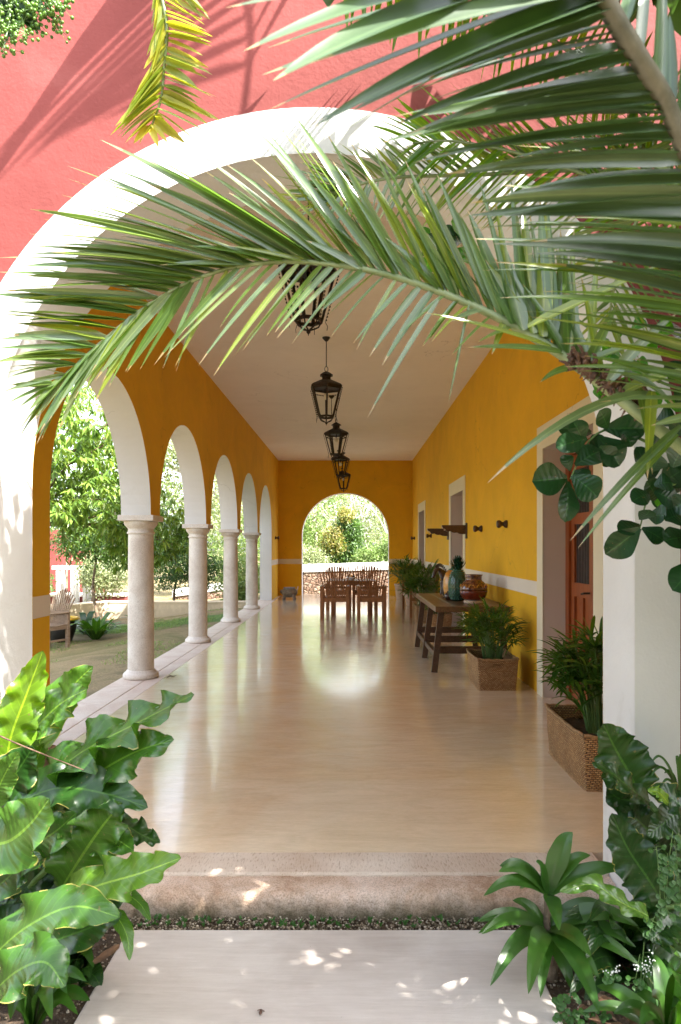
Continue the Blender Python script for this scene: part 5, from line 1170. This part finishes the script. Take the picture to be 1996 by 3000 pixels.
# (points as x, y, distance), width, ruffle, waves, facing
BL = [
 ('b', [(190, 860, 2.46), (120, 640, 2.42), (330, 430, 2.35), (500, 330, 2.30)][1:] , 190, .30, 3.5, (.1, -.8, .5)),
 ('b', [(170, 760, 2.52), (330, 420, 2.5), (440, 290, 2.48), (535, 200, 2.46)], 170, .15, 2.5, (.2, -.9, .3)),
 ('b', [(120, 1000, 2.40), (430, 720, 2.30), (800, 520, 2.22), (1115, 360, 2.15)], 270, .32, 5, (.1, -.55, .85)),
 ('b', [(150, 1050, 2.36), (480, 860, 2.28), (760, 700, 2.2), (1000, 620, 2.12)], 250, .30, 4, (.25, -.75, .6)),
 ('d', [(60, 1000, 2.3), (330, 900, 2.25), (600, 930, 2.18), (850, 1010, 2.12)], 240, .3, 4, (0, -.7, .7)),
 ('b', [(-60, 1230, 2.1), (60, 1200, 2.05), (180, 1100, 2.02), (285, 960, 2.0)], 330, .18, 2.5, (-.1, -.9, .4)),
 ('b', [(60, 1350, 2.25), (200, 1230, 2.2), (330, 1140, 2.16), (440, 1040, 2.14)], 200, .22, 3, (.3, -.8, .5)),
 ('b', [(350, 1480, 2.25), (470, 1290, 2.2), (580, 1130, 2.16), (700, 980, 2.14)], 300, .26, 4, (.2, -.9, .3)),
 ('b', [(420, 1250, 2.3), (560, 1180, 2.24), (660, 1190, 2.2), (770, 1260, 2.16)], 190, .2, 3, (.1, -.8, .5)),
 ('d', [(560, 1120, 2.34), (700, 1110, 2.3), (820, 1170, 2.26), (920, 1215, 2.22)], 120, .35, 4, (.1, -.6, .8)),
 ('b', [(300, 1560, 2.2), (560, 1460, 2.12), (800, 1390, 2.05), (1040, 1300, 1.98)], 230, .22, 4, (.1, -.7, .7)),
 ('b', [(-60, 1880, 2.0), (150, 1700, 1.95), (420, 1580, 1.9), (690, 1640, 1.86)], 250, .25, 3, (.0, -.75, .65)),
 ('d', [(100, 1850, 2.12), (300, 1780, 2.06), (520, 1700, 2.0), (700, 1620, 1.96)], 190, .2, 3, (.1, -.8, .5)),
 ('b', [(560, 1490, 2.3), (700, 1500, 2.24), (800, 1560, 2.2), (866, 1660, 2.16)], 72, .1, 2, (.2, -.6, .8)),
 ('b', [(560, 1580, 2.28), (670, 1640, 2.22), (730, 1750, 2.18), (745, 1890, 2.14)], 80, .1, 2, (.5, -.7, .5)),
 ('b', [(-60, 2090, 1.9), (100, 1950, 1.85), (260, 1900, 1.82), (375, 2040, 1.78)], 260, .22, 3, (0, -.7, .7)),
 ('d', [(40, 1350, 2.4), (200, 1380, 2.38), (330, 1440, 2.36), (470, 1560, 2.3)], 300, .2, 3, (.2, -.8, .5)),
 ('d', [(0, 1560, 2.35), (150, 1560, 2.32), (300, 1640, 2.3), (420, 1780, 2.26)], 320, .2, 3, (.2, -.8, .5)),
 ('d', [(380, 1300, 2.42), (520, 1420, 2.4), (600, 1500, 2.38), (680, 1600, 2.34)], 260, .2, 3, (.2, -.8, .5)),
 ('d', [(-40, 960, 2.35), (40, 880, 2.32), (130, 760, 2.3), (190, 660, 2.28)], 230, .15, 2.5, (.2, -.9, .3)),
 ('b', [(60, 960, 2.45), (130, 860, 2.44), (200, 760, 2.42), (250, 640, 2.4)], 110, .15, 2.5, (.3, -.9, .3)),
 ('b', [(-60, 1000, 2.28), (-10, 900, 2.26), (40, 800, 2.24), (110, 690, 2.22)], 150, .15, 2.5, (.2, -.9, .3)),
 ('d', [(200, 1400, 2.44), (330, 1200, 2.42), (470, 1080, 2.4), (560, 960, 2.38)], 230, .2, 3, (.2, -.8, .5)),
 ('d', [(-60, 1500, 2.2), (40, 1420, 2.18), (120, 1340, 2.16), (240, 1300, 2.12)], 180, .2, 3, (.2, -.8, .5)),
]
lb_, ld_ = MB(), MB()
for i, (k, *sp) in enumerate(BL): mk(lb_ if k == 'b' else ld_, Q7, (*sp, None), 300 + i)
ll = MB(); mk(ll, Q7, ([(20, 900, 2.35), (60, 620, 2.34), (150, 370, 2.33), (248, 110, 2.32)], 215, .30, 5, (.35, -.85, .3), None), 401)
mk(ll, Q7, ([(0, 760, 2.4), (-10, 620, 2.4), (10, 500, 2.4), (40, 420, 2.38)], 160, .3, 4, (.35, -.85, .3), None), 402)
st = MB(); rr = random.Random(6)
for i, (k, pts, *_) in enumerate(BL): st.tube(catmull([(-1.3 + rr.uniform(-.15, .25), 2.4 + rr.uniform(-.1, .1), GZ), tuple((Q7(*pts[0]) + V((-1.3, 2.4, .1))) / 2), Q7(*pts[0])], 8), .010, 6)
st.build('stems', 'stalk', lp, smooth=True); lb_.build('leaves', 'bigleaf', lp, smooth=True); ld_.build('shade_tone_leaves', 'bigdark', lp, smooth=True); ll.build('lit_tone_leaves', 'biglit', lp, smooth=True)  # darker and yellower copies put shade and sunlight into the leaf colour
# strap leaved plants bottom left
def strap_plant(label, base, tips, wpx, Qf, mat='strap', seed=1, name='strap_leaf_plant', arch=.25, cat='plant', stemr=.014):
    t = thing(name, label, cat, base, world=True); b = MB(); r = random.Random(seed)
    for i, tp in enumerate(tips):
        (x, y_, Y) = tp[:3]; w_ = tp[3] if len(tp) > 3 else wpx; T = Qf(x, y_, Y); B_ = V(tp[4]) if len(tp) > 4 else V(base); L = (T - B_).length; d = (T - B_); up_ = V((0, 0, 1)) * L * arch * r.uniform(.7, 1.2)
        hz = V((d.x, d.y, 0)); nr = V((-hz.x * .6, -.7 - hz.y * .3, .9)); W = 1.42 * w_ / 1.96 * Y / 2000
        broad(b, [B_, B_ + d * .33 + up_ * .85, B_ + d * .68 + up_ * .9, T], W, .04, 1.5, nr.normalized(), seed * 50 + i, 22, 8, lambda s_: max(.0, (min(1, .35 + s_ * 1.6)) * (1 - s_ ** 2.4) ** .8), cup=.22, corr=.004, tears=.01)
    b.build('leaves', mat, t, smooth=True); return t
Bq = Q7(180, 2330, 2.2); Bq.z = GZ
strap_plant('low strap leaved plant at the very bottom left corner', Bq, [(100, 2040, 2.05, 90), (388, 2080, 2.0, 90), (520, 2120, 2.05, 90), (20, 2100, 1.95, 80), (500, 2010, 2.1, 70), (300, 2230, 1.9, 100), (60, 2230, 1.85, 110), (450, 2200, 2.0, 60), (190, 1990, 2.1, 80)], 70, Q7, seed=2)
Bq2 = Q7(420, 2080, 2.5); Bq2.z = GZ
strap_plant('small upright strap leaved plant beside the left edge of the path', Bq2, [(520, 1680, 2.4, 70), (480, 1740, 2.42, 60), (560, 1760, 2.4, 40), (380, 1850, 2.35, 60), (540, 1930, 2.3, 60)], 50, Q7, seed=3)
# dead leaves and twig
t = thing('dry_leaves', 'curled brown dead leaves lying at the left edge of the path', 'dead leaves', Q7(600, 2100, 2.25), world=True)
b = MB()
for pts, w_ in (([(540, 1900, 2.3), (600, 1860, 2.3), (660, 1820, 2.32), (690, 1800, 2.34)], 40), ([(220, 680, 2.5), (240, 740, 2.5), (260, 800, 2.5), (240, 850, 2.5)], 90), ([(290, 660, 2.5), (320, 700, 2.5), (330, 760, 2.5), (300, 800, 2.5)], 70)):
    broad(b, [Q7(*p) for p in pts], w_ / 1.96 * .0011, .3, 2, V((.3, -.8, .5)), int(w_), 14, 6, cup=.5)
rr = random.Random(12)
for i in range(150):
    x, y_ = rr.choice((rr.uniform(-1.5, -.95), rr.uniform(.74, 1.3))), rr.uniform(1.7, 2.7); a = rr.uniform(0, 6.28); l_ = rr.uniform(.03, .07); z = GZ + .012
    broad(b, [V((x, y_, z)), V((x + l_ * .4 * math.cos(a), y_ + l_ * .4 * math.sin(a), z + rr.uniform(.005, .02))), V((x + l_ * math.cos(a), y_ + l_ * math.sin(a), z + .004))], l_ * .5, .3, 1, V((0, 0, 1)), i, 8, 4, cup=.4)
b.build('leaves', 'drytip', t, smooth=True)
t = thing('dry_twig', 'thin dry twig lying across the big left leaves', 'twig', Q7(80, 640, 2.2), world=True)
b = MB(); b.tube(catmull([Q7(0, 600, 2.24), Q7(90, 640, 2.2), Q7(250, 705, 2.18), Q7(480, 795, 2.14)], 14), list(np.linspace(.003, .0015, 14)), 6); b.build('stem', 'fibre', t, smooth=True)

# ------------------------------------------------------------------ planting, lower right
rp = thing('ragged_leaf_plant', 'dark plant with large ragged leaves against the right pillar', 'plant', (1.3, 2.5, GZ), world=True)
RL = [
 ([(1330, 640, 2.6), (1270, 520, 2.6), (1190, 380, 2.6), (1120, 235, 2.58)], 270, .14, 4, (-.1, -.9, .35)),
 ([(1390, 690, 2.55), (1280, 610, 2.52), (1170, 520, 2.5), (1055, 460, 2.46)], 120, .25, 4, (.1, -.7, .7)),
 ([(1480, 1290, 2.45), (1380, 1130, 2.45), (1260, 950, 2.45), (1170, 750, 2.45)], 240, .12, 5, (-.1, -.9, .35)),
 ([(1640, 790, 2.4), (1560, 700, 2.4), (1470, 640, 2.4), (1370, 625, 2.38)], 140, .2, 3, (.1, -.8, .6)),
 ([(1620, 700, 2.5), (1530, 760, 2.48), (1450, 820, 2.46), (1370, 880, 2.44)], 150, .15, 3, (.1, -.9, .3)),
 ([(1380, 700, 2.62), (1290, 680, 2.62), (1200, 660, 2.62), (1140, 600, 2.62)], 160, .15, 3, (.1, -.9, .3)),
 ([(1500, 1000, 2.6), (1420, 900, 2.6), (1330, 800, 2.6), (1230, 720, 2.6)], 240, .15, 3, (0, -.9, .3)),
 ([(1600, 1100, 2.62), (1560, 950, 2.62), (1500, 800, 2.62), (1460, 690, 2.62)], 260, .15, 3, (0, -.9, .3)),
 ([(1560, 1500, 2.4), (1500, 1400, 2.4), (1440, 1440, 2.38), (1390, 1480, 2.36)], 150, .25, 3, (0, -.8, .5)),
 ([(1620, 1350, 2.5), (1540, 1250, 2.5), (1460, 1180, 2.5), (1380, 1130, 2.5)], 220, .15, 3, (0, -.9, .3)),
 ([(1640, 1650, 2.45), (1560, 1560, 2.45), (1450, 1480, 2.45), (1350, 1430, 2.45)], 260, .15, 3, (0, -.9, .3)),
]
b = MB()
for i, sp in enumerate(RL): mk(b, Q8, (*sp, None), 500 + i)
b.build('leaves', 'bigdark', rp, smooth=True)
b = MB(); mk(b, Q8, ([(1380, 1340, 2.35), (1220, 1260, 2.3), (1060, 1160, 2.28), (868, 1200, 2.24)], 105, .3, 3, (.1, -.7, .8), None), 530); b.build('yellow_leaf', 'bigleaf', rp, smooth=True)
b = MB(); mk(b, Q8, ([(1500, 700, 2.38), (1450, 640, 2.36), (1420, 625, 2.35), (1375, 622, 2.34)], 60, .22, 3, (.1, -.8, .6), None), 531); b.build('yellow_leaf', 'biglit', rp, smooth=True)
st = MB()
for i, sp in enumerate(RL): p = Q8(*sp[0][0]); st.tube(catmull([(1.28 + .03 * i, 2.52, GZ), tuple((p + V((1.3, 2.52, .1))) / 2 + V((.05, 0, 0))), p], 8), .009, 6)
st.build('stems', 'stalk', rp, smooth=True)
A_ = Q8(800, 1215, 2.50); B_ = Q8(800, 1420, 2.50); G0 = Q8(820, 1700, 2.50); G0.z = GZ
tips = [(945, 858, 2.5, 95), (735, 1028, 2.44, 55), (525, 1052, 2.45, 80), (520, 1085, 2.42, 75), (432, 1225, 2.36, 65), (1048, 990, 2.5, 65), (1250, 1068, 2.48, 85), (868, 1425, 2.30, 80), (640, 1180, 2.62, 60), (980, 1120, 2.62, 60), (780, 1040, 2.55, 50)]
tips2 = [(396, 1370, 2.4, 75), (402, 1440, 2.36, 60), (420, 1445, 2.30, 70), (470, 1745, 2.22, 85), (690, 1790, 2.15, 100), (760, 1810, 2.2, 80), (1052, 1572, 2.25, 95), (1102, 1900, 2.1, 110), (1325, 1400, 2.42, 90), (1310, 1520, 2.40, 80), (520, 1620, 2.45, 70), (1150, 1290, 2.5, 80), (1100, 1700, 2.3, 90), (600, 1250, 2.5, 60), (1330, 1620, 2.35, 80), (950, 1780, 2.35, 80)]
tp = strap_plant('rosette plant with long pointed green leaves beside the right edge of the path', tuple(A_), [t_ for t_ in tips] + [(*t_, tuple(B_)) for t_ in tips2], 80, Q8, seed=5, name='rosette_plant', arch=.16)
b = MB(); b.tube(catmull([G0 - V((0, 0, .03)), G0.lerp(B_, .6) + V((.02, 0, 0)), B_, A_], 12), list(np.linspace(.022, .010, 12)), 9); b.build('stem', 'bark', tp, smooth=True)
Bc = Q8(1500, 2080, 2.15); Bc.z = GZ
strap_plant('broad strap leaved plant at the bottom right corner', Bc, [(1600, 1590, 2.0, 130), (1330, 1960, 1.95, 100), (1570, 1750, 1.9, 130), (1080, 1740, 2.3, 80), (1180, 1900, 2.1, 80), (1000, 1890, 2.2, 60), (1420, 1560, 2.3, 80), (1400, 1800, 2.1, 90), (1250, 1850, 2.2, 70), (1300, 1760, 2.3, 80), (1650, 1900, 1.9, 120)], 90, Q8, seed=7)
Bg = Q8(1560, 800, 2.6); Bg.z = .5
strap_plant('thin arching grass blades before the right pillar', Bg, [(1385, 470, 2.6, 18), (1400, 520, 2.62, 18), (1470, 520, 2.6, 22), (1540, 470, 2.58, 22), (1568, 420, 2.6, 20), (1450, 590, 2.6, 18), (1380, 560, 2.6, 16), (1640, 500, 2.6, 20)], 18, Q8, seed=9, name='grass_clump', arch=.5)
Bd = Q8(1250, 1750, 2.55); Bd.z = GZ
rr = random.Random(41)
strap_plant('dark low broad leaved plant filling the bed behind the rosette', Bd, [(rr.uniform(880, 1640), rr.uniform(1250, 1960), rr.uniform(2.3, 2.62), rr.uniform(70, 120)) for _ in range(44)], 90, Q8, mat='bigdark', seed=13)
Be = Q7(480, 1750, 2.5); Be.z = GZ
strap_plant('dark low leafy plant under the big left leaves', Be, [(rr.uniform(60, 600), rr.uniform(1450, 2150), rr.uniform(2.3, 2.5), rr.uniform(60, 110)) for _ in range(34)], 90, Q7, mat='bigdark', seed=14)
# herbs with small round leaves, white flowers
def herb(label, stems, seed, Y, flowers=False):
    t = thing('flowering_herb' if flowers else 'round_leaf_herb', label, 'herb', (Q8(*stems[0][0], Y).x, Y, GZ), world=True); sb, lf_, fl = MB(), MB(), MB(); r = random.Random(seed)
    for A in stems:
        cv = catmull([Q8(x, y_, Y) for x, y_ in A], 24); sb.tube(cv, .0015, 5)
        for i in range(2, 24):
            if r.random() < .38: continue
            p = cv[i]; an = r.uniform(0, 6.28); d = V((math.cos(an), -.25, math.sin(an) * .6 + .1)) * r.uniform(.010, .03); s_ = r.uniform(.007, .013) * (1.2 - .5 * i / 24)
            if flowers and i > 15:
                for k in range(3): fl.sph(p + d * .8 + V((r.gauss(0, .006), 0, r.gauss(0, .006))), .0028, 5, 4)
                sb.tube([p, p + d * .8], .0007, 3); continue
            c = p + d; sb.tube([p, c], .0007, 3, cap=False); n_ = V((r.uniform(-.3, .3), -1, r.uniform(.1, .9))).normalized(); u_ = n_.orthogonal().normalized(); w_ = n_.cross(u_)
            lf_.add([c + (u_ * math.cos(2 * PI * k / 9) + w_ * math.sin(2 * PI * k / 9)) * s_ * (1 - .25 * (k == 0)) for k in range(9)] + [c - n_ * s_ * .15], [(k, (k + 1) % 9, 9) for k in range(9)])
    sb.build('stems', 'stalk', t); lf_.build('leaves', 'herb', t)
    if flowers: fl.build('flowers', 'flower', t)
herb('upright herb with small round green leaves before the ragged leaf plant', [((1480, 1300), (1490, 1100), (1520, 850)), ((1450, 1290), (1440, 1100), (1425, 940)), ((1530, 1280), (1545, 1080), (1530, 900)), ((1500, 1350), (1470, 1200), (1490, 980)), ((1380, 1480), (1400, 1380), (1440, 1300)), ((1560, 1350), (1560, 1200), (1550, 1080))], 4, 2.36)
herb('thin herb with tiny white flower heads in the right bed', [((1330, 1900), (1335, 1720), (1355, 1490)), ((1330, 1900), (1350, 1700), (1400, 1610)), ((1180, 1740), (1175, 1690), (1170, 1640)), ((1290, 1920), (1300, 1750), (1330, 1560))], 5, 2.28, True)
herb('low creeping herb at the corner of the path slab', [((860, 1850), (900, 1820), (960, 1810)), ((940, 1960), (1000, 1900), (1060, 1880)), ((900, 1990), (880, 1920), (860, 1880)), ((1000, 2000), (960, 1950), (940, 1900)), ((1040, 1990), (1080, 1930), (1120, 1900))], 6, 2.25)
# weeds in the gap
b = MB(); rr = random.Random(15)
for i in range(110):
    x, yy = rr.uniform(-1.15, 1.05), rr.uniform(2.82, 2.895)
    for k in range(rr.randint(3, 7)):
        a = rr.uniform(0, 6.28); l_ = rr.uniform(.006, .018); blade(b, (x, yy, GZ), (x + l_ * math.cos(a), yy + l_ * math.sin(a) * .8, GZ + rr.uniform(.006, .022)), rr.uniform(.005, .009), .2, 4)
tag(b.build('weeds', 'herb', smooth=True), 'tiny green weeds sprouting in the gap below the step', 'weeds', kind='stuff')
# grass tufts and litter on the lawn
gp = []; 
for i in range(30000):
    x, yy = rg.uniform(-9, -2.75), 8 + 9.8 * rg.random() ** .8
    if x > -2.62: continue
    if mnoise.noise(V((x * .8, yy * .8, 3))) + (.5 if 14.6 < yy < 16.6 and -6 < x < -3 else 0) < .12: continue
    gp.append((x, yy, terrain(x, yy)))
gp = np.array(gp); d = rg.normal(size=gp.shape) * .5 + [0, 0, 1]
v_, f_ = leafcloud(gp, d, rg.normal(size=gp.shape) + [0, -1, .2], .045 * rg.uniform(.5, 1.2, len(gp)), .009); o = build_np('grass', v_, f_, 'tree_a'); tag(o, 'short thin grass growing in patches on the dry lawn', 'grass', kind='stuff')
# small things on the floor and the slab
t = thing('fallen_twig', 'small brown twig lying at the foot of the first column', 'twig', (-2.05, 7.62, .004))
b = MB(); b.tube([(0, 0, 0), (.03, .03, .012), (.06, .04, .004), (.09, .08, .006)], [.003, .008, .006, .002], 6); b.build('stem', 'fibre', t, smooth=True)
t = thing('seed_pod', 'tiny dark fallen seed pod lying on the path slab', 'seed pod', (-.30, 2.28, GZ + .016))
b = MB(); b.sph((0, 0, .003), .006, 8, 5, (1, 2.2, .5)); b.tube([(-.012, .01, .002), (0, .012, .005), (.012, .006, .002)], .0015, 4); b.build('pod', 'fibre', t, smooth=True)

t = thing('light_blocking_hedge', 'tall unseen hedge added behind the viewpoint to block skylight', 'hedge', (0, -6, GZ), world=True)  # added out of view to cut the skylight reaching the front
cc = np.stack([rg.uniform(-9, 9, 26000), rg.normal(-6, .5, 26000), rg.uniform(-.1, 5.2, 26000)], 1); cc[:, 2] -= np.abs(rg.normal(0, .4, len(cc)))
cc = cc[cc[:, 2] > -.1]
v_, f_ = leafcloud(cc, rg.normal(size=cc.shape), rg.normal(size=cc.shape), .24 * rg.uniform(.7, 1.2, len(cc)), .13); build_np('foliage', v_, f_, 'tree_b', t)
b = MB()
for i in range(9): b.tube([(-8 + 2 * i, -6, GZ - .1), (-7.9 + 2 * i, -6.05, 2), (-8 + 2 * i, -6, 4.4)], [.09, .06, .02], 7)
b.build('stems', 'bark', t, smooth=True)
